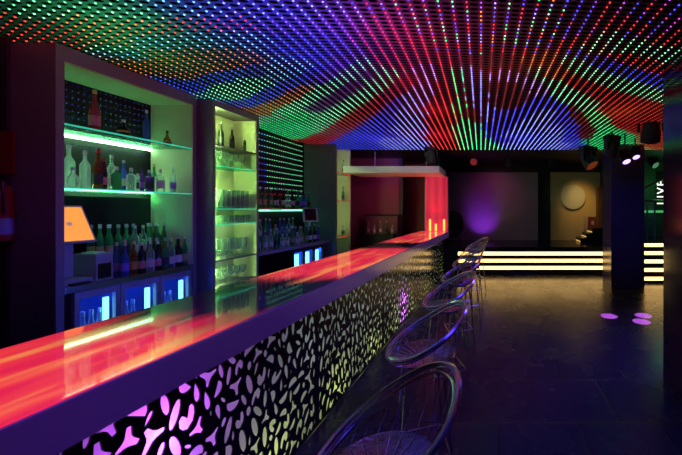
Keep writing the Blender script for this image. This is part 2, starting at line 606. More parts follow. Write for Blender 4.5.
cp(RED, 1., (435, 110), (440, 130), (436, 140), (442, 145), (432, 120), (444, 118), (438, 98), (445, 140), (450, 146), (431, 138))
cp(RED, .9, (380, 20), (395, 35), (410, 40), (400, 55), (385, 60), (415, 60), (440, 60), (448, 80), (440, 85), (452, 100), (450, 60), (370, 40), (452, 120))
cp(MIX, .9, (370, 8), (400, 8), (430, 10), (460, 8), (490, 10), (520, 12), (420, 25), (450, 25), (480, 30), (510, 28), (540, 30), (440, 42), (475, 45), (505, 45), (535, 48), (555, 38), (550, 15), (570, 20))
cp(GRN, 1.3, (455, 72), (458, 90), (463, 120), (467, 145), (470, 135), (478, 142), (485, 147), (475, 147), (461, 105), (490, 147), (472, 125))
cp(DRD, .6, (465, 85), (470, 110), (478, 120), (492, 90), (505, 85), (520, 85), (500, 105), (515, 100), (530, 90), (462, 62), (485, 66), (500, 62), (530, 76))
cp(WBL, 1.3, (471, 68), (473, 85), (475, 99), (481, 92), (482, 110), (487, 105), (486, 120))
cp(BLU, 1.2, (494, 112), (492, 128), (498, 140), (505, 122), (515, 118), (528, 112), (540, 100), (570, 140), (575, 125), (560, 108), (578, 146))
cp(WBL, 1.4, (505, 135), (515, 135), (525, 128), (535, 118), (545, 112), (510, 146), (525, 144), (540, 138), (550, 128), (555, 140), (540, 147), (562, 145))
cp(WVI, 1., (507, 72), (512, 80), (520, 74), (528, 84), (535, 92), (540, 84), (532, 92))
cp(DRD, .8, (580, 118), (588, 136), (585, 128), (572, 108), (588, 148))
cp(ORA, .8, (538, 62), (548, 56), (555, 66), (560, 76), (545, 75))
cp(WGR, 1.2, (537, 72), (547, 80), (556, 85), (566, 92), (578, 98), (586, 108))
cp(GRN, 1.2, (592, 114), (600, 122), (608, 130), (612, 136), (600, 140), (594, 148), (604, 145), (596, 134))
cp(RED, .7, (575, 82), (590, 90), (605, 96), (620, 100), (640, 104), (655, 106), (610, 108), (622, 116), (635, 120), (625, 126), (650, 114), (618, 122), (660, 112), (670, 108), (640, 128), (660, 130), (675, 140))
cp(WGR, 1., (565, 60), (590, 72), (605, 78), (625, 84), (645, 90), (665, 98), (678, 102), (580, 66))
cp(BLU, 1., (595, 60), (615, 68), (635, 74), (655, 80), (675, 88), (575, 52), (680, 78))
cp(RED, .9, (600, 48), (625, 56), (650, 66), (672, 70), (640, 60), (585, 40), (565, 45))
cp(WGR, .9, (590, 46), (615, 50), (645, 50), (665, 58), (680, 64), (630, 45), (610, 38))
cp(RED, .8, (600, 25), (620, 18), (640, 30), (665, 20), (650, 10), (610, 8), (678, 36), (660, 40))
cp(BLU, .8, (580, 10), (585, 28), (630, 8), (655, 28), (675, 8), (630, 34))

PTS = []
for x, y, c, k in CP:
    Y = F * (CZ - H) / (VY - y)
    PTS.append(((x - VX) / F * Y, Y, c, k))
MIXC = [RED, BLU, WGR, ORA, WBL, GRN, RED, VIO, BLU]


def dot_colour(X, Y, i, j):
    near = []
    lY = math.log(max(Y, .3))
    for px, py, c, k in PTS:
        q = 2 / (py + Y)
        near.append((((px - X) * q) ** 2 + (math.log(py) - lY) ** 2, c, k))
    near.sort(key=lambda t: t[0])
    if near[0][1] == MIX:
        return MIXC[(i * 7 + (j // 3) * 5 + (i * j // 5)) % len(MIXC)], near[0][2]
    near = [t for t in near[:4] if t[1] != MIX]
    w = [1 / (t[0] + 1e-5) ** 3 for t in near]
    S = sum(w)
    return tuple(sum(a * t[1][q] for a, t in zip(w, near)) / S for q in range(3)), sum(a * t[2] for a, t in zip(w, near)) / S


def add_dot(vs, fs, cs, p, a, b, n, r, col):
    """small four-sided lens standing out of the sheet"""
    s = len(vs)
    vs.extend([p + a * r, p + b * r, p - a * r, p - b * r, p + n * r * .9])
    for q in range(4):
        fs.append((s + q, s + (q + 1) % 4, s + 4))
    cs.extend([col] * 5)


def dots_object(name, vs, fs, cs, m, parent):
    me = bpy.data.meshes.new(name)
    me.from_pydata([tuple(v) for v in vs], [], fs)
    ca = me.color_attributes.new('Col', 'FLOAT_COLOR', 'POINT')
    flat = []
    for c in cs:
        flat.extend((*c, 1))
    ca.data.foreach_set('color', flat)
    me.materials.append(m)
    o = bpy.data.objects.new(name, me)
    COL.objects.link(o)
    o.parent = parent
    o['kind'] = 'stuff'
    return o


vs, fs, cs = [], [], []
ca_, sa_ = math.cos(ANG), math.sin(ANG)
ux, uy, vx, vy = ca_, sa_, -sa_, ca_
ex, ey, ez = Vector((1, 0, 0)), Vector((0, 1, 0)), Vector((0, 0, -1))
for i in range(-60, 62):
    for j in range(-10, 175):
        X = i * LA * ux + j * LB * vx
        Y = i * LA * uy + j * LB * vy
        if not (-3.95 < X < 3.85 and .7 < Y < 7.17):
            continue
        if (X - .0) / Y > .75 or X / Y < -1.75:      # beyond the side walls of the view's cone nothing of the pattern is known
            c, k = RED, .3
        else:
            c, k = dot_colour(X, Y, i, j)
        k *= R.uniform(.6, 1.2)
        add_dot(vs, fs, cs, Vector((X, Y, CZ - .001)), ex, ey, ez, .0078, tuple(q * k for q in c))
dots_object('light_dots', vs, fs, cs, led_mat(3.6), ceil)

# light rows on the side wall behind the shelves
vs, fs, cs = [], [], []
for i in range(0, 14):
    z = 1.56 + i * .1
    y = 2.6
    while y < 6.48:
        if y > 4.3:
            if z < 1.95 and y < 5.9: c, k = RED, .5
            elif y < 5.45: c, k = (BLU if z < 2.4 else CYA), .8
            else: c, k = WGR, 1.0
            if z < 1.75: k *= .45
        else:
            y += .06
            continue
        add_dot(vs, fs, cs, Vector((-3.969, y, z)), ey, Vector((0, 0, 1)), ex, .0095, tuple(q * k * R.uniform(.7, 1.2) for q in c))
        y += .06
for i in range(10):
    y = 2.6
    while y < 3.62:
        add_dot(vs, fs, cs, Vector((-3.969, y, 2.20 + i * .062)), ey, Vector((0, 0, 1)), ex, .006, tuple(q * R.uniform(.04, .16) for q in (BLU, WBL, CYA)[R.randrange(3)]))
        y += .042
dots_object('light_dots', vs, fs, cs, led_mat(1.8), wl)

# lamps in the void above the translucent sheet
def back(x, y, col, e, h=.24, size=.2):
    Y = F * (CZ - H) / (VY - y)
    lamp('POINT', ((x - VX) / F * Y, Y, CZ + h), col, e * 1.0, size, name='ceiling_void_lamp')
G_ = (.06, 1., .25); B_ = (.04, .03, 1.); R_ = (1., .02, .03)
for x, y in ((95, 15), (120, 38), (140, 18)): back(x, y, G_, 2.6)
back(150, 55, G_, 1.5)
for x, y in ((215, 15), (260, 8), (300, 18), (330, 35), (320, 60)): back(x, y, B_, 5)
back(345, 10, B_, 4); back(290, 50, B_, 3)
back(285, 112, G_, 2.5); back(300, 128, G_, 4)
for x, y in ((375, 25), (420, 40), (410, 80)): back(x, y, R_, 3)
back(435, 110, R_, 6); back(440, 135, R_, 9)
back(400, 10, (.6, .02, .3), 2.5)
back(490, 72, (1., .10, .02), 1.6); back(540, 62, (1., .14, .02), 1.2)
back(370, 138, B_, 12); back(520, 138, B_, 10); back(620, 112, (1., .12, .02), 4)
back(490, 25, (.5, .02, .1), 2)

# ================================================================== BAR
BX0, BX1, BT, BY0, BY1 = -1.90, -1.207, 1.07, -.36, 7.71
PX = -1.33
FZ = .928
bar = thing('bar_counter', 'long bar counter with glowing red top and leaf-cut front panels', 'bar', (-1.5, 3, 0))
def bl(mb, name, m, parent=None, smooth=False):
    mb.bm.transform(Matrix.Translation((1.5, -3, 0)))
    return mb.build(name, m, parent or bar, smooth)
bl(MB().box(BX0, BX1, BY0, BY1, FZ, BT - .006, .006), 'counter_top', mat('fascia_laminate', (.36, .33, .40), .22, vary=.03, bscale=3))
bl(MB().box(-1.88, -1.84, BY0 + .02, BY1 - .02, 0, FZ), 'back_board', M['matte'])
bl(MB().box(-1.84, PX - .012, BY0 + .02, BY0 + .06, 0, FZ), 'end_board', M['matte'])
bl(MB().box(-1.84, PX - .012, BY1 - .06, BY1 - .02, 0, FZ), 'end_board', M['black'])
bl(MB().box(-1.86, PX - .02, BY0 + .05, BY1 - .05, 0, .012), 'floor_board', M['matte'])
TZ = BT - .006
for k, (a, b_, lit) in enumerate(((BY0 + .01, 1.95, 1), (1.955, 4.72, 2), (4.725, BY1 - .01, 3))):
    m_ = lit_top_mat('lit_glass_top_%d' % k, {1: -3, 2: 2.25, 3: 4.95}[lit], {1: 1.72, 2: 4.5, 3: 12}[lit], {1: .5, 2: .4, 3: .22}[lit], k * 3.7 + 1.3)
    o = MB().box(BX0 + .015, BX1 - .012, a, b_, TZ, BT).build('glass_top', m_, None)
    o.parent = bar; o.matrix_parent_inverse = Matrix.Translation((1.5, -3, 0))

# cut-out panel: one tile pattern
def petal(kind, s):
    if kind == 'leaf':
        return [(s * .33 * math.sin(t), -s * math.cos(t)) for t in [i * PI / 6 for i in range(7)]] + \
               [(-s * .33 * math.sin(t), -s * math.cos(t)) for t in [PI - i * PI / 6 for i in range(1, 6)]]
    if kind == 'drop':
        return [(s * .42 * math.sin(t) * (math.sin(t / 2) ** 1.2), -s * .0 + s * math.cos(t)) for t in [i * 2 * PI / 12 for i in range(12)]]
    if kind == 'moon':
        return [(s * .8 * math.cos(t), s * .8 * math.sin(t)) for t in [PI * i / 8 for i in range(9)]]
    if kind == 'oval':
        return [(s * .5 * math.cos(t), s * .75 * math.sin(t)) for t in [2 * PI * i / 10 for i in range(10)]]
    if kind == 'heart':
        return [(0, -.85 * s), (.45 * s, -.5 * s), (.62 * s, 0), (.62 * s, .5 * s), (.45 * s, .85 * s), (.22 * s, .8 * s), (.1 * s, .3 * s), (0, 0),
                (-.15 * s, .25 * s), (-.4 * s, .45 * s), (-.62 * s, .2 * s), (-.62 * s, -.3 * s), (-.4 * s, -.65 * s)]
    if kind == 'star':
        out = []
        for i in range(3):
            a = PI / 2 + i * 2 * PI / 3
            L = s * (1.05 if i == 0 else .85)
            for da, rr in ((-.17, L), (.17, L), (PI / 3 - .35, .40 * s), (PI / 3 + .35, .40 * s)):
                out.append((rr * math.cos(a + da), rr * math.sin(a + da)))
        return out


PW, PZ0, PZ1 = 1.34, .006, FZ
pr = random.Random(5)
shapes, circ = [], []
def try_shape(kind, s, cx, cz, rot):
    pts = petal(kind, s)
    c, sn = math.cos(rot), math.sin(rot)
    pts = [(cx + x * c - y * sn, cz + x * sn + y * c) for x, y in pts]
    if min(p[0] for p in pts) < .012 or max(p[0] for p in pts) > PW - .012 or min(p[1] for p in pts) < PZ0 + .010 or max(p[1] for p in pts) > PZ1 - .035:
        return False
    w = {'leaf': .36, 'drop': .40, 'moon': .8, 'oval': .55, 'heart': .66, 'star': .75}[kind] * s
    h = {'leaf': 1, 'drop': 1, 'moon': .8, 'oval': .75, 'heart': .85, 'star': 1.}[kind] * s
    cc = []
    n = 3
    off = max(0, h - w)
    for k in range(-1, 2):
        yy = k * off + (.35 * s if kind == 'moon' else 0)
        cc.append((cx - yy * sn, cz + yy * c, (w * (.85 if k else 1)) if kind != 'moon' else s * .72))
    if sum(a[0] * b[1] - b[0] * a[1] for a, b in zip(pts, pts[1:] + pts[:1])) < 0:
        pts = pts[::-1]
    g = .0065
    for x, y, r in cc:
        for X, Y, RR in circ:
            if (x - X) ** 2 + (y - Y) ** 2 < (r + RR + g) ** 2:
                return False
    circ.extend(cc); shapes.append(pts)
    return True
for kinds, smin, smax, n in ((('heart', 'star', 'moon'), .046, .056, 700), (('leaf', 'drop', 'leaf', 'star', 'moon', 'heart'), .042, .058, 7000), (('leaf', 'drop', 'oval', 'leaf'), .028, .042, 8000), (('leaf', 'drop', 'moon'), .016, .022, 1500)):
    lim = 60 if kinds[0] == 'heart' else 9999
    c_ = 0
    for _ in range(n):
        if c_ >= lim: break
        k = pr.choice(kinds)
        s = pr.uniform(smin, smax)
        if k == 'leaf': s *= 1.15
        rot = pr.gauss(0, .35) + (pr.choice((0, PI)) if k in ('drop', 'heart', 'star') else 0) + (pr.uniform(0, 6.28) if k == 'moon' else 0)
        if try_shape(k, s, pr.uniform(0, PW), pr.uniform(PZ0, PZ1), rot): c_ += 1

# simple (non crossing) check is not needed: every outline is star-shaped enough for the triangulation
verts = [Vector(p) for p in ((0, PZ0), (PW, PZ0), (PW, PZ1), (0, PZ1))]
faces = [[0, 1, 2, 3]]
for s_ in shapes:
    k = len(verts)
    verts.extend(Vector(p) for p in s_)
    faces.append(list(range(k, k + len(s_))))
ov, oe, of, _, _, ofi = delaunay_2d_cdt(verts, [], faces, 0, 1e-5)
pb = bmesh.new()
bv = [pb.verts.new((0, v.x, v.y)) for v in ov]
for f, ids in zip(of, ofi):
    if any(i > 0 for i in ids) or not ids:
        continue
    try: pb.faces.new([bv[i] for i in f])
    except ValueError: pass
for v in [v for v in pb.verts if not v.link_faces]: pb.verts.remove(v)
bmesh.ops.recalc_face_normals(pb, faces=pb.faces[:])
ext = bmesh.ops.extrude_face_region(pb, geom=pb.faces[:])
bmesh.ops.translate(pb, verts=[g for g in ext['geom'] if isinstance(g, bmesh.types.BMVert)], vec=(-.006, 0, 0))
pmb = MB(); pmb.bm.free(); pmb.bm = pb
panel_mat = mat('black_cut_panel', (.012, .012, .015), .16)
fp = pmb.build('front_panel', panel_mat, bar)
q = bmesh.new()
q.faces.new([q.verts.new((-.008, y, z)) for y, z in ((.002, PZ0), (PW - .002, PZ0), (PW - .002, PZ1), (.002, PZ1))])
dmb = MB(); dmb.bm.free(); dmb.bm = q
df = dmb.build('diffuser', M['diffuser'], fp)             # opal film glued behind the cut-outs
for k in range(6):
    yk = 2.34 + (k - 2) * (PW + .002)
    if k == 0:
        o = fp
    else:
        o = fp.copy(); COL.objects.link(o); o.parent = bar
        d = df.copy(); COL.objects.link(d); d.parent = o
    o.location = (PX + 1.5, yk - 3, 0)
# fascia seams / spacer posts between panels hold them to the carcass
# lamps inside the bar
lamp('POINT', (PX - .11, 1.27, .68), (.62, .09, 1.), 6, .02, name='bar_lamp')
lamp('POINT', (PX - .20, 1.27, .66), (.25, .05, 1.), .8, .05, name='bar_lamp')
lamp('POINT', (PX - .06, 4.5, .34), (.55, .06, 1.), 4, .03, name='bar_lamp')
lamp('POINT', (PX - .06, 4.5, .14), (.55, .06, 1.), 4, .03, name='bar_lamp')
for k in range(10):
    yk = .3 + k * .78
    lamp('POINT', (PX - .20, yk, .14), (.80, 1., .26), 2.0 if yk > 1.8 else .15, .10, name='bar_lamp')
    lamp('POINT', (PX - .25, yk + .4, .66), (.50, .66, .66), .9 if yk > 1.6 else .06, .12, name='bar_lamp')

# lit panel at the end of the bar and the canopy above
lp = thing('backlit_panel', 'tall red backlit panel standing at the far end of the bar', 'light panel', (-1.495, 7.66, BT))
lp_m = MB().box(-.265, .265, -.02, 0, 0, 1.30).build('panel', red_panel_mat(), lp)
MB().box(-.285, -.265, -.03, .03, 0, 1.30).build('side_frame', M['laminate'], lp)
MB().box(.265, .285, -.03, .03, 0, 1.30).build('side_frame', M['laminate'], lp)
MB().box(-.265, .265, 0, .03, 0, 1.30).build('back_board', M['matte'], lp)
for k, (px, h_) in enumerate(((430, .29), (435.8, .18), (444, .29))):
    t = thing('tube_lamp', ['tall amber tube lamp beside the wall side of the red panel', 'short amber tube lamp between two taller ones', 'tall amber tube lamp at the room side of the red panel'][k], 'lamp', ((px - VX) / F * 7.55, 7.55, BT))
    MB().lathe([(0, 0), (.026, 0), (.026, .012), (0, .012)], 12).build('base', M['steel'], t)
    MB().lathe([(0, .012), (.023, .012), (.023, h_ - .02), (.012, h_), (0, h_ + .003)], 12).build('tube', M['flame'], t, True)
cn = thing('canopy', 'white flat canopy shelf over the far end of the bar', 'canopy', (-2.3, 7.23, 2.37))
MB().box(-1.005, 1.03, -.45, .46, 0, .14, .006).build('slab', mat('white_canopy_board', (.72, .70, .70), .4), cn)
MB().tube([(-.6, .25, .14), (-.6, .25, .56)], .012).build('hanger', M['steel'], cn)
MB().tube([(.6, .25, .14), (.6, .25, .56)], .012).build('hanger', M['steel'], cn)

# ================================================================== STOOLS
def make_stool():
    t = thing('bar_stool', 'x', 'bar stool', (0, 0, 0), 0, 'wire bar stools along the bar')
    n = 44
    rim = []
    for i in range(n):
        a = 2 * PI * i / n
        x, y = .218 * math.cos(a), .218 * math.sin(a)
        z = .915 + .118 * math.cos(a) + .012 * math.cos(2 * a)
        rim.append((x, y, z))
    parts = []
    parts.append(MB().tube(rim, .0115, 8, True).build('rim', M['chrome'], t, True))
    inner = [(x * .94 - .002, y * .94, z - .022) for x, y, z in rim]
    parts.append(MB().tube(inner, .006, 6, True).build('inner_rim', M['chrome'], t, True))
    # seat: dished disc with a rolled edge
    sx = -.028
    mt = Matrix.Translation((sx, 0, .765))
    parts.append(MB().lathe([(0, -.004), (.09, -.002), (.15, .008), (.178, .022), (.184, .024), (.186, .019), (.180, .014), (.15, .0), (.09, -.010), (0, -.012)], 28, mtx=mt).build('seat', M['smoke'], t, True))
    w = MB()
    for i in range(24):
        a = 2 * PI * i / 24
        x, y = .215 * math.cos(a), .215 * math.sin(a)
        z = .915 + .118 * math.cos(a) + .012 * math.cos(2 * a) - .006
        b = a + .16
        p1 = (sx + .178 * math.cos(b), .178 * math.sin(b), .785)
        pm = ((x + p1[0]) / 2 * 1.03, (y + p1[1]) / 2 * 1.03, (z + p1[2]) / 2 - .006)
        w.tube([(x, y, z), pm, p1, (sx + .07 * math.cos(b), .07 * math.sin(b), .766)], .0017, 5)
    parts.append(w.build('wire_basket', M['chrome'], t, True))
    parts.append(MB().lathe([(0, .735), (.075, .735), (.085, .745), (.08, .756), (0, .756)], 20, (sx, 0, 0)).build('hub', M['chrome'], t, True))
    for i in range(4):
        a = PI / 4 + i * PI / 2
        c, s = math.cos(a), math.sin(a)
        parts.append(MB().tube([(sx + .07 * c, .07 * s, .745), (sx + .125 * c, .125 * s, .725), (sx + .145 * c, .145 * s, .66), (sx + .215 * c, .215 * s, .012), (sx + .216 * c, .216 * s, 0)], .0075, 7).build('leg', M['chrome'], t, True))
    q = .186 * math.sqrt(.5)
    fr = [(sx + q, q, .27), (sx - q, q, .27), (sx - q, -q, .27), (sx + q, -q, .27)]
    fm = MB()
    for i in range(4):
        fm.tube([fr[i], fr[(i + 1) % 4]], .0055, 6)
    parts.append(fm.build('footrest', M['chrome'], t, True))
    KIDS[t.name] = parts
    return t


stool0 = make_stool()
ST = [(-.345, 1.0, .08), (-.405, 1.82, -.05), (-.42, 2.72, .06), (-.43, 3.62, -.04), (-.43, 4.5, .05), (-.44, 5.4, -.06), (-.43, 6.25, .04)]
for i, (x, y, a) in enumerate(ST):
    lab = ['chrome wire bar stool nearest the camera, its rim cut by the picture edge', 'second chrome wire bar stool from the camera, seat reflecting blue and red',
           'third chrome wire bar stool from the camera', 'fourth chrome wire bar stool from the camera', 'fifth chrome wire bar stool, orange-lit in the far cluster',
           'sixth chrome wire bar stool, second last before the stage', 'last chrome wire bar stool of the row, closest to the lit stage'][i]
    if i == 0:
        stool0.location = (x, y, 0); stool0.rotation_euler = (0, 0, a + .42); stool0['label'] = lab
    else:
        dup(stool0, (x, y, 0), a + .42, lab, 'wire bar stools along the bar')

# ================================================================== BACK BAR CABINETS
XF, XB = -3.45, -3.92
def glass_shelf(parent, x0, x1, y0, y1, z, t=.012, edge='edge_teal', strip=None, over=False):
    s = MB().box(x0, x1 - .004, y0, y1, z - t, z).build('glass_shelf', M['shelf_glass'], parent)
    MB().box(x1 - .004, x1, y0, y1, z - t, z).build('lit_edge', M[edge], s)  # edge glow is emission in place of light guided to the rim
    if strip:
        zs = z if over else z - t - .020
        MB().box(x0 + .0, x0 + .02, y0, y1, zs, zs + .020).build('light_strip', M[strip], s)
    return s


c1 = thing('back_bar_cabinet', 'large white open cabinet with two green lit glass shelves of bottles', 'cabinet', (0, 0, 0))
MB().box(-3.80, XF, 2.49, 2.54, 0, 2.893).build('side_panel', M['laminate'], c1)
MB().box(XB, XF, 3.61, 3.65, 0, 2.893).build('side_panel', M['laminate'], c1)
MB().box(XB, XF, 2.54, 3.61, 2.775, 2.893).build('top_board', M['laminate'], c1)
MB().box(XB, -3.452, 3.602, 3.61, .98, 2.775).build('side_lining', M['cab_inner'], c1)
MB().box(XB, -3.452, 2.54, 3.602, 2.767, 2.775).build('top_lining', M['cab_inner'], c1)
S1, S2 = 2.285, 1.775
glass_shelf(c1, XB, -3.46, 2.54, 3.602, S1, .014, strip='strip_green')
glass_shelf(c1, XB, -3.46, 2.54, 3.602, S2, .014, strip='strip_green', over=True)
MB().tube([(-3.84, 2.735, 1.0), (-3.84, 2.735, 1.755)], .012, 8).build('blue_tube', M['tube_blue'], c1)
MB().box(-3.935, -3.922, 2.60, 3.60, .98, 1.72).build('lower_back', M['black'], c1)

c2 = thing('glassware_cabinet', 'narrow white cabinet with lime lit shelves full of glassware', 'cabinet', (0, 0, 0))
G0, G1, GF, GB = 3.70, 4.41, -3.31, -3.62
MB().box(-3.9, GF, G0, G0 + .035, 0, 2.874).build('side_panel', M['laminate'], c2)
MB().box(-3.9, GF, G1 - .035, G1, 0, 2.874).build('side_panel', M['laminate'], c2)
MB().box(-3.9, GF, G0 + .035, G1 - .035, 2.80, 2.874).build('top_board', M['laminate'], c2)
MB().box(GB - .02, GB, G0 + .035, G1 - .035, .1, 2.80).build('back_board', M['cab_inner'], c2)
MB().box(GB, GF - .004, G1 - .043, G1 - .035, .1, 2.80).build('side_lining', M['cab_inner'], c2)
MB().box(GB, GF, G0 + .035, G1 - .035, 2.345, 2.36).build('shelf_board', M['laminate'], c2)
GS = [2.12, 1.605, 1.42]
for z in GS:
    glass_shelf(c2, GB, GF - .01, G0 + .035, G1 - .043, z, .012)
MB().box(GB, GF, G0 + .035, G1 - .043, .975, .995).build('shelf_board', M['laminate'], c2)
MB().box(GB, GF, G0 + .035, G1 - .043, .66, .68).build('shelf_board', M['laminate'], c2)
for z0, z1 in ((2.38, 2.78), (2.14, 2.33), (1.64, 2.09), (1.43, 1.59), (1.02, 1.40), (.70, .96)):
    MB().box(-3.362, -3.344, G0 + .036, G0 + .046, z0, z1).build('light_strip', M['strip_lime'], c2)

c3 = thing('corner_tower_cabinet', 'tall pale tower cabinet with red edged shelves beside the canopy', 'cabinet', (0, 0, 0))
MB().box(-3.96, -3.31, 6.50, 6.55, 0, 2.92).build('side_panel', mat('grey_board', (.20, .21, .19), .5, vary=.08), c3)
MB().box(-3.70, -3.31, 7.10, 7.15, 0, 2.92).build('side_panel', M['cab_inner'], c3)
MB().box(-3.72, -3.70, 6.55, 7.15, 0, 2.92).build('back_board', M['cab_inner'], c3)
for z in (2.36, 1.775, 1.02):
    glass_shelf(c3, -3.70, -3.31, 6.55, 7.10, z, .018, edge='edge_red')
for z0, z1 in ((2.4, 2.9), (1.8, 2.3), (1.05, 1.7)):
    MB().box(-3.38, -3.355, 6.551, 6.565, z0, z1).build('light_strip', M['strip_tower'], c3)

# counters
CT = .97
bc = thing('back_counter', 'dark back counter under the bottle cabinet with steel top', 'counter', (0, 0, 0))
MB().box(-3.85, XF + .0, 2.545, 3.60, CT - .05, CT, .004).build('worktop', M['steel'], bc)
bc2 = thing('far_back_counter', 'far back counter between glassware cabinet and tower cabinet', 'counter', (0, 0, 0))
MB().box(-3.95, XF, 4.42, 6.49, CT - .05, CT, .004).build('worktop', mat('red_lit_stone', (.4, .35, .36), .25), bc2)
os_ = thing('open_shelf_unit', 'dark open shelf unit under the far counter beside the three door cooler', 'shelf unit', (0, 0, 0))
MB().box(-3.95, -3.55, 4.42, 5.32, .1, .12).build('shelf_board', M['matte'], os_)
MB().box(-3.95, -3.55, 4.42, 5.32, .52, .54).build('shelf_board', M['matte'], os_)
MB().box(-3.95, -3.46, 5.32, 5.345, 0, CT - .052).build('side_panel', M['matte'], os_)
MB().box(-3.95, -3.46, 4.42, 4.44, 0, CT - .052).build('side_panel', M['matte'], os_)
MB().box(-3.95, -3.50, 4.44, 5.32, 0, .10).build('plinth', M['matte'], os_)
ws = thing('wall_shelf', 'glass shelf of bottles on the wall beyond the glassware', 'shelf', (0, 0, 0))
MB().box(-3.965, -3.64, 4.42, 6.49, 1.60, 1.615).build('glass_board', M['shelf_glass'], ws)
MB().box(-3.64, -3.635, 4.42, 6.49, 1.60, 1.615).build('front_edge', M['steel'], ws)
MB().box(-3.965, -3.945, 4.5, 6.45, 1.565, 1.585).build('light_strip', mat('dim_green_shelf_light', (.5, 1, .6), .5, emit=(.12, 1., .30), es=4.), ws)
for y in (4.6, 5.5, 6.4):
    MB().box(-3.968, -3.75, y, y + .015, 1.575, 1.60).build('bracket', M['steel'], ws)

# bottle coolers
def cooler(label, y0, y1, nb, group, tube_at=.78, ndoor=1):
    t = thing('bottle_cooler', label, 'bottle cooler', (XF, y0, .1), 0, group)
    w = y1 - y0
    d = -.38
    h = CT - .052 - .1
    MB().box(d, -.06, 0.01, w - .01, -.1, 0).build('plinth', M['matte'], t)
    MB().box(d, -.03, 0, .02, 0, h).box(d, -.03, w - .02, w, 0, h).box(d, -.03, .02, w - .02, h - .02, h).box(d, -.03, .02, w - .02, 0, .02).box(d, d + .02, .02, w - .02, .02, h - .02).build('case', M['steel'], t)
    MB().box(d + .02, d + .024, .02, w - .02, .02, h - .02).build('liner', M['cool_glow'], t)
    dw = w / ndoor
    for k in range(ndoor):
        a, b = k * dw, (k + 1) * dw
        f = MB().box(-.03, 0, a + .002, a + .035, .0, h).box(-.03, 0, b - .035, b - .002, .0, h).box(-.03, 0, a + .035, b - .035, h - .06, h).box(-.03, 0, a + .035, b - .035, 0, .05).build('door', M['cap_black'] if ndoor > 1 else M['plastic_grey'], t)
        MB().box(-.018, -.012, a + .035, b - .035, .05, h - .06).build('pane', M['pane'], f)
        MB().tube([(.002, b - .02, h * .45), (.022, b - .02, h * .48), (.022, b - .02, h * .78), (.002, b - .02, h * .81)], .005, 6).build('handle', M['steel'], f)
        u = a + dw * tube_at
        MB().box(-.055, -.04, u - dw * (.055 if ndoor == 1 else .16), u + dw * (.055 if ndoor == 1 else .16), .16, h - .10).build('tube_light', M['tube_cyan'], t)
    MB().box(d + .03, -.04, .02, w - .02, h * .36, h * .36 + .008).build('rack', M['steel'], t)
    return t
cooler('first blue lit bottle cooler, below the cash register', 2.60, 2.915, 4, 'bottle coolers under the back counter')
cooler('second blue lit bottle cooler, between two other coolers', 2.92, 3.255, 4, 'bottle coolers under the back counter')
cooler('third blue lit bottle cooler, next to the glassware cabinet', 3.26, 3.59, 4, 'bottle coolers under the back counter')
cooler('three door blue cooler at the far end of the back bar', 5.36, 6.28, 0, None, .55, 3)
for y in (2.72, 3.05, 3.40):
    lamp('POINT', (-3.56, y, .78), (.02, .07, 1.), 1.6, .03, name='cooler_lamp')
for y in (5.5, 5.8, 6.1):
    lamp('POINT', (-3.56, y, .78), (.02, .07, 1.), 1.6, .03, name='cooler_lamp')

# ================================================================== BOTTLES AND GLASSES
def bottle(style, glass, cap, label_m, h=.31, name='bottle'):
    """a bottle prototype with parts, standing far below the floor until it is placed"""
    t = thing(name, 'x', 'bottle', (0, 0, 0))
    s = h / .31
    P = {
        'vodka': [(0, 0), (.034, 0), (.036, .006), (.036, .18), (.033, .2), (.018, .225), (.013, .24), (.0125, .285), (0, .285)],
        'wine': [(0, 0), (.033, 0), (.036, .006), (.036, .16), (.031, .19), (.018, .218), (.0135, .235), (.013, .29), (0, .29)],
        'slim': [(0, 0), (.026, 0), (.028, .006), (.028, .17), (.022, .205), (.013, .235), (.0115, .25), (.0115, .285), (0, .285)],
        'gin': [(0, 0), (.04, 0), (.042, .006), (.042, .14), (.039, .158), (.016, .17), (.014, .18), (.014, .2), (0, .2)],
        'round': [(0, 0), (.028, 0), (.040, .012), (.049, .04), (.052, .072), (.046, .108), (.030, .135), (.018, .15), (.015, .165), (.015, .19), (0, .19)],
        'flask': [(0, 0), (.026, 0), (.036, .010), (.043, .035), (.042, .07), (.032, .1), (.018, .13), (.013, .15), (.013, .185), (0, .185)],
        'beer': [(0, 0), (.029, 0), (.03, .005), (.03, .12), (.024, .15), (.014, .19), (.013, .225), (0, .225)],
    }[style]
    q = .8 if style in ('vodka', 'wine', 'slim', 'gin') else 1.
    P = [(r * q, z) for r, z in P]
    top = P[-1][1]
    rl = max(r for r, z in P)
    capr = P[-2][0] + .0015
    parts = [MB().lathe([(r * s, z * s) for r, z in P], 16).build('body', M[glass], t, True),
             MB().lathe([(0, (top - .004) * s), (capr * s, (top - .004) * s), (capr * s, (top + .024) * s), (capr * .85 * s, (top + .028) * s), (0, (top + .028) * s)], 12).build('cap', M[cap], t, True)]
    if label_m:
        z0, z1 = {'round': (.062, .086), 'flask': (.05, .066), 'gin': (.04, .115)}.get(style, (.05, .125))
        if style in ('round', 'flask'):
            rr = .0525 if style == 'round' else .0435
            parts.append(MB().lathe([(rr * s, z0 * s), (rr * 1.015 * s, (z0 + z1) / 2 * s), (rr * s, z1 * s)], 16).build('label', M[label_m], t, True))
        else:
            parts.append(MB().lathe([(rl * s, z0 * s), ((rl + .0008) * s, z0 * s), ((rl + .0008) * s, z1 * s), (rl * s, z1 * s)], 16).build('label', M[label_m], t, True))
    KIDS[t.name] = parts
    return t


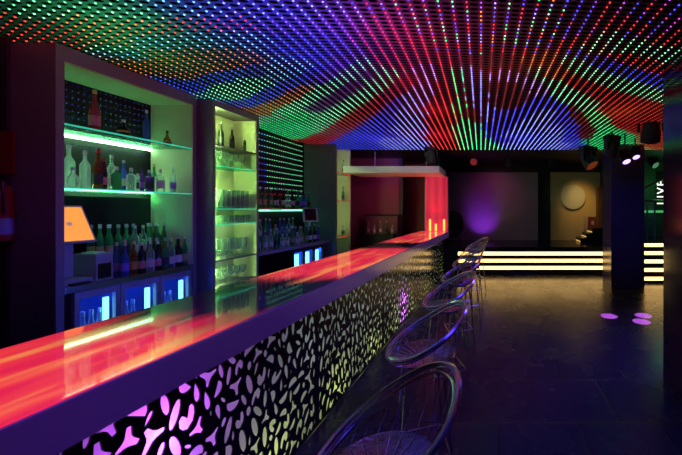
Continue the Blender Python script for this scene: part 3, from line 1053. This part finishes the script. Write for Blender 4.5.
# lower glass shelf of the big cabinet
def by(px, X):
    return F * -X / (VX - px)
LS = [  # pixel x, X, style, glass, cap, label, height, words
    (68.8, -3.70, 'vodka', 'g_frost', 'cap_silver', None, .37, 'tall frosted vodka bottle behind the round decanter'),
    (73, -3.575, 'round', 'g_clear', 'cap_silver', None, .245, 'round clear glass decanter, first on the lower glass shelf'),
    (85, -3.62, 'vodka', 'g_frost', 'cap_white', None, .335, 'tall frosted clear bottle beside the round decanter'),
    (98.3, -3.62, 'wine', 'g_amber', 'cap_red', 'lab_dark', .36, 'dark amber bottle with red cap on the lower glass shelf'),
    (104.2, -3.60, 'slim', 'g_dark', 'cap_red', 'lab_pink', .285, 'small dark bottle with pink label on the lower glass shelf'),
    (111.5, -3.65, 'vodka', 'g_clear', 'cap_silver', 'lab_white', .33, 'clear bottle with white label on the lower glass shelf'),
    (116.6, -3.58, 'gin', 'g_green', 'cap_silver', None, .30, 'broad green tinted bottle on the lower glass shelf'),
    (123.7, -3.66, 'slim', 'g_blue', 'cap_silver', 'lab_white', .30, 'slim blue bottle on the lower glass shelf'),
    (131, -3.60, 'gin', 'g_clear', 'cap_silver', None, .31, 'broad clear square shouldered bottle on the lower glass shelf'),
    (138, -3.66, 'gin', 'g_frost', 'cap_silver', 'lab_dark', .25, 'low frosted bottle with dark label on the lower glass shelf'),
    (142, -3.58, 'slim', 'g_violet', 'cap_black', 'lab_violet', .24, 'small violet bottle on the lower glass shelf'),
    (149.5, -3.62, 'gin', 'g_violet', 'cap_silver', 'lab_dark', .31, 'broad violet bottle with silver cap on the lower glass shelf'),
    (154, -3.70, 'wine', 'g_green', 'cap_gold', None, .30, 'green bottle at the back of the lower glass shelf'),
    (160, -3.61, 'gin', 'g_clear', 'cap_silver', 'lab_white', .34, 'clear bottle with printed label, second last on the lower shelf'),
    (173, -3.60, 'vodka', 'g_frost', 'cap_silver', 'lab_violet', .295, 'frosted bottle with violet label, last on the lower shelf'),
]
for px, X, st, g, c, l, h, w in LS:
    b = bottle(st, g, c, l, h)
    b.location = (X, by(px, X), S2)
    b['label'] = w; b['group'] = 'bottles on the lower glass shelf'
for px, X, st, g, c, l, h, w in [
        (94.7, -3.64, 'wine', 'g_rose', 'cap_gold', 'lab_pink', .38, 'tall rose bottle standing on the upper glass shelf'),
        (123.7, -3.62, 'round', 'g_dark', 'cap_white', 'lab_orange', .25, 'round dark decanter on the upper glass shelf'),
        (146.6, -3.66, 'slim', 'g_blue', 'cap_white', None, .34, 'slim dark blue bottle with white cap on the upper shelf'),
        (167.3, -3.60, 'flask', 'g_amber', 'cap_black', 'lab_gold', .24, 'squat amber cognac flask, last on the upper glass shelf')]:
    b = bottle(st, g, c, l, h)
    b.location = (X, by(px, X), S1)
    b['label'] = w; b['group'] = 'bottles on the upper glass shelf'

# the crowd on the back counter, on the counter and on a riser
protos = []
for st, g, c, l, h, w in [('wine', 'g_dark', 'cap_silver', 'lab_white', .33, 'dark wine bottle with white label'), ('vodka', 'g_clear', 'cap_silver', 'lab_white', .31, 'clear bottle with white label'),
                          ('wine', 'g_green', 'cap_silver', 'lab_dark', .32, 'green bottle with dark label'), ('slim', 'g_amber', 'cap_gold', 'lab_orange', .32, 'amber bottle with orange label'),
                          ('vodka', 'g_dark', 'cap_white', 'lab_pink', .30, 'dark bottle with pink label'), ('slim', 'g_green', 'cap_white', 'lab_gold', .33, 'slim green bottle with tan label'),
                          ('wine', 'g_blue', 'cap_silver', 'lab_violet', .31, 'blue bottle with violet label'), ('gin', 'g_frost', 'cap_silver', 'lab_white', .30, 'frosted square bottle with white label'),
                          ('vodka', 'g_amber', 'cap_black', 'lab_white', .30, 'amber bottle with white label')]:
    protos.append([bottle(st, g, c, l, h), w, 0])


def put(k, loc, label, group):
    p = protos[k]
    if p[2] == 0:
        p[2] = 1
        p[0].location = loc; p[0]['label'] = label; p[0]['group'] = group
        return p[0]
    return dup(p[0], loc, R.uniform(0, 6), label, group)


rs = thing('bottle_riser', 'dark stepped stand under the rear bottles of the back counter', 'stand', (0, 0, 0))
MB().box(-3.84, -3.655, 2.935, 3.59, CT + .001, CT + .15).build('step', M['matte'], rs)
rows = [('front row', -3.495, 2.99, 3.56, .067, CT), ('second row', -3.578, 2.99, 3.56, .067, CT), ('riser front row', -3.70, 2.97, 3.56, .067, CT + .15), ('riser rear row', -3.79, 2.97, 3.56, .067, CT + .15)]
for rn, X, y0, y1, dy, z in rows:
    y, n = y0, 0
    while y < y1 + .001:
        k = R.randrange(len(protos))
        put(k, (X + R.uniform(-.004, .004), y, z), '%s, %s from the register in the %s' % (protos[k][1], ORD[n], rn), 'bottles crowding the back counter')
        y += dy + R.uniform(-.0, .006); n += 1
# crowd on the far counter
rs2 = thing('bottle_riser', 'dark stepped stand under the rear bottles of the far counter', 'stand', (0, 0, 0))
MB().box(-3.95, -3.72, 4.47, 6.05, CT + .001, CT + .15).build('step', M['matte'], rs2)
for rn, X, y0, y1, dy, z in [('front row', -3.55, 4.60, 6.3, .125, CT), ('second row', -3.655, 4.62, 6.0, .125, CT), ('riser row', -3.80, 4.65, 5.95, .11, CT + .15)]:
    y, n = y0, 0
    while y < y1:
        k = R.choice((0, 1, 2, 5, 6, 7, 1, 7))
        put(k, (X + R.uniform(-.01, .01), y, z), '%s, %s in the far counter %s' % (protos[k][1], ORD[n], rn), 'bottles crowding the far counter')
        y += dy * R.uniform(.95, 1.1); n += 1
y, n = 4.62, 0
while y < 6.42:
    k = R.choice((0, 1, 2, 3, 5, 6, 7, 1, 7, 8))
    put(k, (-3.74 + R.uniform(-.01, .01), y, 1.615), '%s, %s on the glass wall shelf' % (protos[k][1], ORD[n]), 'bottles on the glass wall shelf')
    y += R.uniform(.115, .16); n += 1
# dark bottles on the top board of the glassware cabinet
for n, (px, k) in enumerate(((215.5, 0), (221, 0), (232, 0), (245.5, 0))):
    X = -3.47 if n != 1 else -3.42
    d = bottle('wine', 'g_dark', ('cap_white', 'cap_silver', 'cap_silver', 'cap_black')[n], 'lab_dark', (.26, .31, .29, .27)[n])
    d.location = (X, by(px, X) if n else 3.785, 2.36)
    d['label'] = ['first dark bottle on the glassware cabinet top shelf, half behind its edge', 'second and tallest dark bottle on the glassware cabinet top shelf',
                  'third dark bottle on the glassware cabinet top shelf', 'last dark bottle on the top shelf, beside the lit panel'][n]
    d['group'] = 'dark bottles on the glassware cabinet'
# bottles in the tower cabinet
for z, px, st, g, w in ((2.36, 343.5, 'vodka', 'g_frost', 'pale bottle on the top shelf of the tower cabinet'), (1.775, 343, 'wine', 'g_green', 'dark green bottle on the middle shelf of the tower cabinet'), (1.02, 343, 'gin', 'g_clear', 'clear bottle on the lowest shelf of the tower cabinet')):
    d = bottle(st, g, 'cap_black', 'lab_dark', .30)
    d.location = (-3.38, F * 3.38 / (VX - px), z)
    d['label'] = w; d['group'] = 'bottles in the tower cabinet'
# beer bottles in the coolers
beer = None
for ci, (y0, nb) in enumerate(((2.66, 4), (2.975, 3), (3.32, 3))):
    for k in range(nb):
        lab = '%s chilled bottle in the %s blue cooler' % (ORD[k], ORD[ci])
        loc = (XF - .085, y0 + k * .057, .1 + .818 * .36 + .0085)
        if beer is None:
            beer = bottle('beer', 'g_clear', 'cap_silver', 'lab_white', .40, 'beer_bottle')
            beer.location = loc; beer.scale = (.7, .7, 1); beer['label'] = lab; beer['group'] = 'chilled bottles in the coolers'
        else:
            dup(beer, loc, R.uniform(0, 6), lab, 'chilled bottles in the coolers')


def glass(kind, label, group, loc, proto={}):
    if kind not in proto:
        P = {'wine': [(0, 0), (.033, 0), (.033, .003), (.006, .008), (.0045, .08), (.02, .092), (.038, .12), (.042, .15), (.036, .19), (.034, .19), (.040, .15), (.036, .122), (.018, .096), (0, .09)],
             'flute': [(0, 0), (.028, 0), (.03, .02), (.033, .235), (.031, .235), (.028, .03), (0, .02)],
             'tumbler': [(0, 0), (.034, 0), (.036, .01), (.039, .10), (.037, .10), (.034, .014), (0, .010)],
             'goblet': [(0, 0), (.036, 0), (.036, .004), (.008, .01), (.006, .07), (.028, .085), (.044, .13), (.043, .17), (.036, .235), (.034, .235), (.041, .17), (.042, .132), (.026, .09), (0, .083)]}[kind]
        o = MB().lathe(P, 14).build({'wine': 'wine_glass', 'flute': 'tall_glass', 'tumbler': 'tumbler', 'goblet': 'goblet'}[kind], M['drink'], None, True)
        proto[kind] = o
    else:
        o = proto[kind].copy(); COL.objects.link(o)
    o.location = loc
    tag(o, label, 'glass', group)
    return o


for z, kind, sname, dy, xs in ((2.12, 'wine', 'below the dark bottles', .088, (-3.54, -3.40)), (1.605, 'flute', 'at eye level', .068, (-3.55, -3.45, -3.37)), (1.42, 'tumbler', 'under the tall glasses', .084, (-3.53, -3.38)),
                               (.995, 'goblet', 'above the lowest shelf', .092, (-3.54, -3.39)), (.68, 'wine', 'on the lowest shelf', .088, (-3.54, -3.39))):
    kn = {'wine': 'stemmed wine glass', 'flute': 'tall straight glass', 'tumbler': 'short tumbler', 'goblet': 'large stemmed goblet'}[kind]
    for r_, X in enumerate(xs):
        y, n = G0 + .085, 0
        while y < G1 - .10:
            if not (kind == 'wine' and z > 2 and n == 2 and r_ == 0):
                glass(kind, '%s %s, %s, %s row' % (ORD[n], kn, sname, ('back', 'front')[r_] if len(xs) == 2 else ('back', 'middle', 'front')[r_]), 'glasses ' + sname, (X, y, z + .0005))
            y += dy; n += 1

# till, printer, card reader, far screen
tl = thing('cash_register', 'cash register terminal with glowing orange screen on the back counter', 'cash register', (-3.62, 2.66, CT))
MB().box(-.12, .12, -.10, .10, 0, .05, .01).build('foot', M['plastic_grey'], tl)
MB().box(-.06, .02, -.03, .05, .05, .40, .01).build('stand', M['plastic_grey'], tl)
mt = Matrix.Translation((.045, .0, .505)) @ Matrix.Rotation(-.40, 4, 'Y')
hb = MB(); hb.box(-.03, .0, -.16, .135, -.17, .17, .006); hb.bm.transform(mt); head = hb.build('screen_housing', M['plastic_grey'], tl)
hb = MB(); hb.box(0, .003, -.145, .120, -.152, .152); hb.bm.transform(mt); scr = hb.build('screen', M['screen_orange'], head)
hb = MB(); hb.lathe([(0, 0), (.018, 0), (.018, .002), (0, .002)], 14, mtx=Matrix.Translation((.003, .0, .0)) @ Matrix.Rotation(PI / 2, 4, 'Y')); hb.bm.transform(mt); hb.build('screen_mark', M['screen_mark'], head)
pt = thing('receipt_printer', 'grey receipt printer with dark front beside the cash register', 'printer', (-3.60, 2.855, CT))
MB().box(-.10, .10, -.075, .05, 0, .24, .012).build('housing', M['plastic_grey'], pt)
MB().box(.10, .104, -.065, .03, .02, .15).build('front_cover', M['black'], pt)
MB().box(-.06, .05, -.05, .03, .24, .25).build('lid', M['plastic_white'], pt)
cd = thing('card_reader', 'small black card reader lying on the counter edge', 'card reader', (-3.485, 2.66, CT), .1)
MB().box(-.03, .03, -.06, .06, 0, .02, .005).build('body', M['matte'], cd)
MB().box(-.02, .02, .0, .05, .02, .022).build('screen', M['screen_dark'], cd)
ts = thing('order_screen', 'white framed screen on a stand at the end of the far counter', 'screen', (-3.66, 6.18, CT))
MB().box(-.05, .05, -.05, .05, 0, .02, .004).build('base', M['plastic_white'], ts)
MB().box(-.012, .012, -.015, .015, .02, .42).build('stand', M['plastic_white'], ts)
mt = Matrix.Translation((0.02, 0, .52)) @ Matrix.Rotation(-.75, 4, 'Z') @ Matrix.Rotation(-.25, 4, 'Y')
hb = MB(); hb.box(-.02, 0, -.13, .13, -.14, .14, .008); hb.bm.transform(mt); hd = hb.build('housing', M['plastic_white'], ts)
hb = MB(); hb.box(0, .003, -.10, .10, -.115, .115); hb.bm.transform(mt); hb.build('screen', M['screen_dark'], hd)

# fire extinguisher and its sign
fx = thing('fire_extinguisher', 'red fire extinguisher hanging on the dark wall beside the cabinet', 'fire extinguisher', (-3.745, 2.405, 1.36))
MB().lathe([(0, 0), (.055, 0), (.06, .01), (.06, .36), (.05, .40), (.025, .425), (.02, .44), (0, .44)], 18).build('cylinder', M['red_paint'], fx, True)
MB().lathe([(.0602, .05), (.061, .05), (.061, .17), (.0602, .17)], 18).build('label', M['tag_blue'], fx, True)
MB().box(-.02, .02, -.02, .02, .44, .47, .004).tube([(.0, 0, .47), (.05, -.02, .49), (.09, -.03, .485)], .006).build('valve', M['cap_black'], fx)
MB().tube([(.02, -.01, .455), (.06, -.03, .44), (.075, -.035, .36), (.07, -.03, .2)], .008).build('hose', M['cap_black'], fx)
MB().box(-.04, .04, .05, .065, .2, .3).build('bracket', M['steel'], fx)
fs_ = MB().box(-3.96, -3.735, 2.462, 2.47, 1.87, 2.20).build('safety_sign', M['sign_red'])
tag(fs_, 'red rectangular safety sign above the fire extinguisher', 'sign')

# ================================================================== BAR END ROOM
bx = thing('side_counter', 'low counter with glassware in the dark red end room', 'counter', (-2.95, 8.2, 0))
MB().box(-.42, .38, -.12, .15, 0, 1.42).build('body', M['red_wall'], bx)
MB().box(-.45, .40, -.15, .16, 1.42, 1.46).build('top', M['matte'], bx)
MB().box(-.40, .36, -.30, -.12, .0, .98).build('ledge', M['matte'], bx)
for n in range(5):
    k = (1, 7, 1, 2, 7)[n]
    put(k, (-3.26 + n * .15, 7.99, .98), '%s, %s in the red end room' % (protos[k][1], ORD[n]), 'bottles in the red end room')
bag = thing('round_back_chair', 'dark round backed chair standing on the stage behind the bar end', 'chair', (-1.22, 8.35, .68))
MB().lathe([(0, -.02), (.24, -.02), (.28, 0), (.24, .025), (0, .025)], 24, mtx=Matrix.Translation((0, .1, .52)) @ Matrix.Scale(1.3, 4, (0, 0, 1)) @ Matrix.Rotation(PI / 2, 4, 'X') ).build('backrest', M['matte'], bag, True)
MB().box(-.22, .22, -.34, .1, .30, .38, .03).build('seat', M['matte'], bag)
for sx_, sy_ in ((-1, -.3), (1, -.3), (-1, .08), (1, .08)):
    MB().tube([(.18 * sx_, sy_, .30), (.2 * sx_, sy_, 0)], .012).build('leg', M['matte'], bag)

# ================================================================== STAGE
stg = struct(MB().box(-1.5, 3.0, 7.80, 9.5, 0, .68).build('floor_stage', M['stage']))
step = thing('lit_stage_fascia', 'low black stage front with three warm light strips', 'stage front', (0, 7.75, 0))
MB().box(-1.0, 2.95, 0, .05, 0, .68).build('riser', M['black'], step)
for z in (.177, .349, .521):
    MB().box(-.99, 2.94, -.012, 0, z - .040, z + .040).build('light_strip', M['strip_warm'], step)
# small lit steps on the stage
ss = thing('small_steps', 'small dark steps with lit edges on the stage by the beige wall', 'steps', (2.52, 8.85, .68))
for k in range(3):
    MB().box(-.30 + .16 * k, .45, -.12, .38, .0 + .13 * k, .13 + .13 * k).build('step', M['black'], ss)
    MB().box(-.305 + .16 * k, -.30 + .16 * k, -.12, .38, .0 + .13 * k + .02, .045 + .13 * k).build('edge_light', mat('amber_edge_light', (.8, .5, .2), .4, emit=(1., .55, .12), es=.9) if k == 0 else bpy.data.materials['amber_edge_light'], ss)
dc = MB().lathe([(0, -.03), (.34, -.03), (.36, -.02), (.36, .03), (0, .03)], 48, mtx=Matrix.Translation(((573 - VX) / F * 9.47, 9.465, H + 12 / F * 9.47)) @ Matrix.Rotation(PI / 2, 4, 'X')).build('wall_disc', M['disc'], None, True)
tag(dc, 'large pale round disc mounted on the beige stage wall', 'wall disc')
pc = thing('wall_picture', 'small framed picture with dark red centre on the beige wall', 'picture', ((590.5 - VX) / F * 9.47, 9.49, H - 14 / F * 9.47))
MB().box(-.20, .20, -.025, 0, -.21, .21).build('frame', M['picture_pale'], pc)
MB().box(-.08, .20, -.03, -.025, -.15, .18).build('print', M['picture_dark'], pc)
MB().box(.02, .10, -.033, -.03, -.05, .06).build('motif', M['picture_pale'], pc)
cb = MB().box(2.86, 2.99, 9.25, 9.45, .68, 2.25).build('side_cabinet', mat('brown_board', (.16, .07, .03), .5, vary=.2))
tag(cb, 'narrow brown panel standing beside the framed picture', 'panel')

# columns
struct(MB().box(2.30, 2.98, 6.56, 7.10, 0, 2.93).build('column_stage', M['column']))
struct(MB().box(1.54, 2.2, 1.9, 3.0, 0, 2.93).build('column_near', M['mirror']))

# lit stair to the landing, with railing
sr = thing('lit_stair', 'five step stair with warm lit risers beside the navy column', 'stair', (3.9, 6.9, 0))
for k in range(5):
    MB().box(-.78, 1.2, .1 * k, 1.98, .17 * k, .17 * (k + 1)).build('step', M['black'], sr)
    MB().box(-.77, 1.19, .1 * k - .010, .1 * k, .17 * k + .06, .17 * k + .135).build('light_strip', M['strip_warm'], sr)
rl_ = thing('stair_railing', 'grey metal railing on the landing above the lit stair', 'railing', (3.75, 7.75, .85))
for x in (-.16, .02):
    MB().tube([(x, 0, 0), (x, 0, .95)], .022, 8).build('post', M['rail_steel'], rl_)
MB().tube([(-.25, 0, .95), (.6, 0, .95)], .025, 8).build('top_rail', M['rail_steel'], rl_)
MB().tube([(-.3, .02, 1.22), (.12, .02, 1.42), (.5, .02, 1.6)], .025, 8).build('handrail', M['rail_steel'], rl_)
MB().tube([(-.25, 0, 1.22), (-.25, 0, .95), (-.25, 0, 0)], .018, 8).build('post', M['rail_steel'], rl_)
ld = MB().box(3.55, 4.9, 8.72, 8.9, 1.50, 1.56).build('green_ledge', M['ledge_green'])
tag(ld, 'green lit ledge on the landing wall below the sign', 'ledge')
sg = thing('vertical_sign', 'white lit lettering reading upwards on the landing wall', 'sign', (at(661.5, 192, 8.85).x, 8.885, 2.05))
MB().box(-.14, .14, -.01, 0, -.60, .60).build('board', M['matte'], sg)
cu = bpy.data.curves.new('lettering', 'FONT')
cu.body = 'LIVE'; cu.size = .30; cu.extrude = .006; cu.align_x = 'CENTER'; cu.align_y = 'CENTER'; cu.space_character = 1.25
cu.materials.append(M['sign_white'])
t0 = bpy.data.objects.new('lettering_curve', cu)
to = bpy.data.objects.new('lettering', bpy.data.meshes.new_from_object(t0))
bpy.data.objects.remove(t0)
COL.objects.link(to)
to.parent = sg
to.location = (0, -.02, 0)
to.rotation_euler = (PI / 2, -PI / 2, 0)

# hanging stage lamps
def moving_head(name, label, x, y, Y, tilt, pan, lens, sc_=1.):
    p = at(x, y, Y)
    t = thing(name, label, 'stage light', (p.x, p.y, p.z), pan)
    top = CZ - p.z
    MB().tube([(0, 0, .16 * sc_), (0, 0, top)], .014, 8).build('hanger', M['matte'], t)
    MB().box(-.13 * sc_, .13 * sc_, -.07 * sc_, .07 * sc_, .13 * sc_, .19 * sc_, .01).box(-.14 * sc_, -.115 * sc_, -.04 * sc_, .04 * sc_, -.02 * sc_, .15 * sc_, .006).box(.115 * sc_, .14 * sc_, -.04 * sc_, .04 * sc_, -.02 * sc_, .15 * sc_, .006).build('yoke', M['matte'], t)
    mt = Matrix.Rotation(tilt, 4, 'X')
    q = MB(); q.lathe([(0, .13 * sc_), (.05 * sc_, .13 * sc_), (.08 * sc_, .10 * sc_), (.105 * sc_, -.04 * sc_), (.105 * sc_, -.13 * sc_), (.095 * sc_, -.13 * sc_), (.095 * sc_, -.11 * sc_), (0, -.11 * sc_)], 20, mtx=mt)
    hd = q.build('head', M['matte'], t, True)
    q = MB(); q.lathe([(0, -.118 * sc_), (.06 * sc_, -.116 * sc_), (.092 * sc_, -.111 * sc_), (.092 * sc_, -.109 * sc_), (0, -.109 * sc_)], 20, mtx=mt)
    q.build('lens', lens, hd, True)
    return t


amber_lens = mat('amber_lens', (.7, .3, .1), .3, emit=(1., .16, .03), es=.10)
moving_head('stage_light', 'hanging spotlight with dim amber face beside the green light rows', 588, 160, 6.0, -.7, .6, amber_lens, 1.3)
moving_head('stage_light', 'hanging spotlight with glowing violet lens in front of the navy column', 625, 158, 5.6, -.6, .2, M['lens'], .75)
moving_head('stage_light', 'smaller violet lens spotlight next to the column spotlight', 635, 154, 6.0, -.6, .1, M['lens'], .7)
moving_head('stage_light', 'dark blue hanging spotlight close to the mirrored column', 651, 130, 5.0, .5, -.3, M['black'], 1.4)
moving_head('stage_light', 'dark hanging spotlight between amber and violet ones', 612, 148, 5.5, .4, .5, M['black'], 1.1)
moving_head('stage_light', 'stage spotlight with dim red lens above the purple wall', 474, 161, 8.6, -1.2, 0, M['lens_dim'], 1.0)
moving_head('stage_light', 'unlit stage spotlight above the violet wall wash', 509, 161, 8.6, .3, .3, M['black'], 1.1)
moving_head('stage_light', 'unlit stage spotlight above the beige wall edge', 552, 161, 8.6, .3, .3, M['black'], 1.1)
moving_head('stage_light', 'dark spotlight above the canopy end', 431, 156, 6.9, .4, .3, M['black'], 1.0)
moving_head('stage_light', 'spotlight with pale lens above the landing sign', 653, 163, 8.3, -.9, .3, mat('pale_lens', (.5, .6, .55), .3, emit=(.3, .5, .4), es=.2), 1.0)
tr_ = thing('lighting_truss', 'dark horizontal truss carrying the stage lights', 'truss', (.75, 9.0, 2.78))
for z in (0, .1):
    MB().tube([(-2.2, 0, z), (2.2, 0, z)], .018, 6).build('chord', M['matte'], tr_)
for x in (-2.1, -.7, .7, 2.1):
    MB().tube([(x, 0, .1), (x, 0, .152)], .012, 6).build('hanger', M['matte'], tr_)
zz = MB()
for k in range(22):
    zz.tube([(-2.2 + .2 * k, 0, 0 if k % 2 else .1), (-2.0 + .2 * k, 0, .1 if k % 2 else 0)], .008, 5)
zz.build('lattice', M['matte'], tr_)
ul = thing('uplight', 'small floor lamp washing violet light up the stage wall', 'stage light', ((483 - VX) / F * 9.2, 9.1, .68))
MB().box(-.08, .08, -.05, .05, 0, .02, .004).build('base', M['matte'], ul)
MB().lathe([(0, .02), (.05, .02), (.055, .05), (.055, .09), (0, .09)], 16).build('head', M['matte'], ul, True)
MB().lathe([(0, .09), (.048, .09), (.048, .094), (0, .094)], 16).build('lens', M['lens'], ul)

# ================================================================== LIGHTS
VIOC = (.30, .05, 1.)
lamp('SPOT', (-.475, 8.72, .80), (.34, .05, 1.), 42, .04, (-.475, 9.5, 1.32), 72, 1., name='stage_wash')
lamp('SPOT', (-.35, 8.6, 2.5), (.2, .05, 1.), 10, .05, (-.33, 8.2, .68), 16, 1., name='stage_wash')
for y in (.5, 1.5, 2.6, 3.8, 5.0, 6.2, 7.2):
    lamp('SPOT', (-.30, y, 2.88), (.22, .035, 1.), 62, .04, (-1.15, y, .98), 46, 1., name='violet_bar_fill')  # added spots without fixtures, to turn the bar fascia violet
lamp('SPOT', (1.8, 3.2, 2.7), (.08, .04, 1.), 230, .3, (1.2, 2.8, 0), 110, 1., name='blue_wash')
lamp('SPOT', (1.0, .2, 2.7), (.06, .03, 1.), 90, .5, (.9, 2.4, 0), 100, 1., name='blue_wash')
lamp('SPOT', (1.4, 3.4, 2.8), (.07, .04, 1.), 60, .1, (2.6, 6.56, 1.3), 34, 1., name='column_fill')  # added spot with no fixture, lifts the navy column out of black
lamp('SPOT', (-.2, 2.8, 2.85), (1., .02, .06), 60, .1, (-.25, 3.0, 0), 40, 1., name='red_wash')
lamp('SPOT', (-.8, 1.0, 2.85), (.62, .02, .45), 48, .15, (-3.5, 2.6, 2.4), 60, 1., name='red_wash')
lamp('SPOT', (-1.96, 2.9, .95), (.03, .08, 1.), 26, .08, (-3.45, 3.1, 1.0), 100, 1., name='counter_blue_fill')  # unseen added spot, tints the back counter and its bottles blue
lamp('SPOT', (-1.96, 4.9, .95), (.05, .05, 1.), 22, .08, (-3.5, 5.2, 1.0), 100, 1., name='counter_blue_fill')  # second added blue spot, for the far counter
lamp('SPOT', (.3, 4.5, 2.6), (1., .55, .85), 90, .1, (-2.2, 6.78, 2.44), 40, 1., name='canopy_fill')  # added spot, brightens the front face of the canopy
lamp('SPOT', (-1.5, 7.5, 1.40), (1., .11, .03), 12, .02, (-1.55, 7.3, 2.4), 140, 1., name='canopy_glow_fill')  # added spot, boosts the tube lamps' light on the canopy underside
lamp('SPOT', (-2.0, 7.2, 1.12), (1., .06, .03), 10, .02, (-2.4, 7.1, 2.4), 120, 1., name='canopy_glow_fill')  # added spot where no tube stands, reddens the canopy underside
lamp('SPOT', (-1.9, 1.2, 2.7), (.08, .04, 1.), 9, .15, (-3.6, 2.5, .8), 60, 1., name='blue_wash')
lamp('AREA', (-2.6, 7.6, 2.3), (1., .03, .12), 3, .3, (-3.0, 8.4, 1.5), name='end_room_lamp')
lamp('AREA', (-2.8, 7.9, 2.75), (.2, .04, 1.), 1.2, .2, (-2.9, 8.4, 2.65), name='end_room_lamp')
lamp('SPOT', (2.2, 8.5, 2.7), (1., .62, .16), 48, .2, (2.45, 9.5, 1.6), 62, 1., name='amber_wash')
lamp('SPOT', (0, 8.3, 2.7), (.7, .06, .30), 16, .2, (-.1, 9.5, 1.9), 95, 1., name='stage_red')
lamp('POINT', (4.2, 8.2, 2.2), (.15, 1., .3), 3, .15, name='landing_lamp')
for tx, ty in ((609, 316), (643, 315.5), (641.5, 321.5)):
    Yg = F * H / (ty - VY)
    gx = (tx - VX) / F * Yg
    lamp('SPOT', (gx - .1, Yg + .25, 2.6), (.70, .14, 1.), 5000, .004, (gx, Yg, 0), 5.6, .25, name='gobo_lamp')

# ================================================================== CAMERA / WORLD
w = bpy.data.worlds.new('world')
sc.world = w
w.use_nodes = True
w.node_tree.nodes['Background'].inputs[0].default_value = (.2, .12, .6, 1)
w.node_tree.nodes['Background'].inputs[1].default_value = .004
cam = bpy.data.cameras.new('camera')
co = bpy.data.objects.new('camera', cam)
COL.objects.link(co)
co.location = (0, 0, H)
co.rotation_euler = (PI / 2, 0, 0)
cam.sensor_width = 36
cam.lens = F / 682 * 36
cam.shift_x = -(VX - 341) / 682
cam.shift_y = -(227.5 - VY) / 682
cam.clip_start = .05
sc.camera = co
vsn = sc.view_settings
vsn.view_transform = 'Standard'
vsn.look = 'None'
vsn.exposure = 0
vsn.gamma = 1
vsn.use_curve_mapping = False
sc.cycles.sample_clamp_indirect = 4
sc.cycles.max_bounces = 8
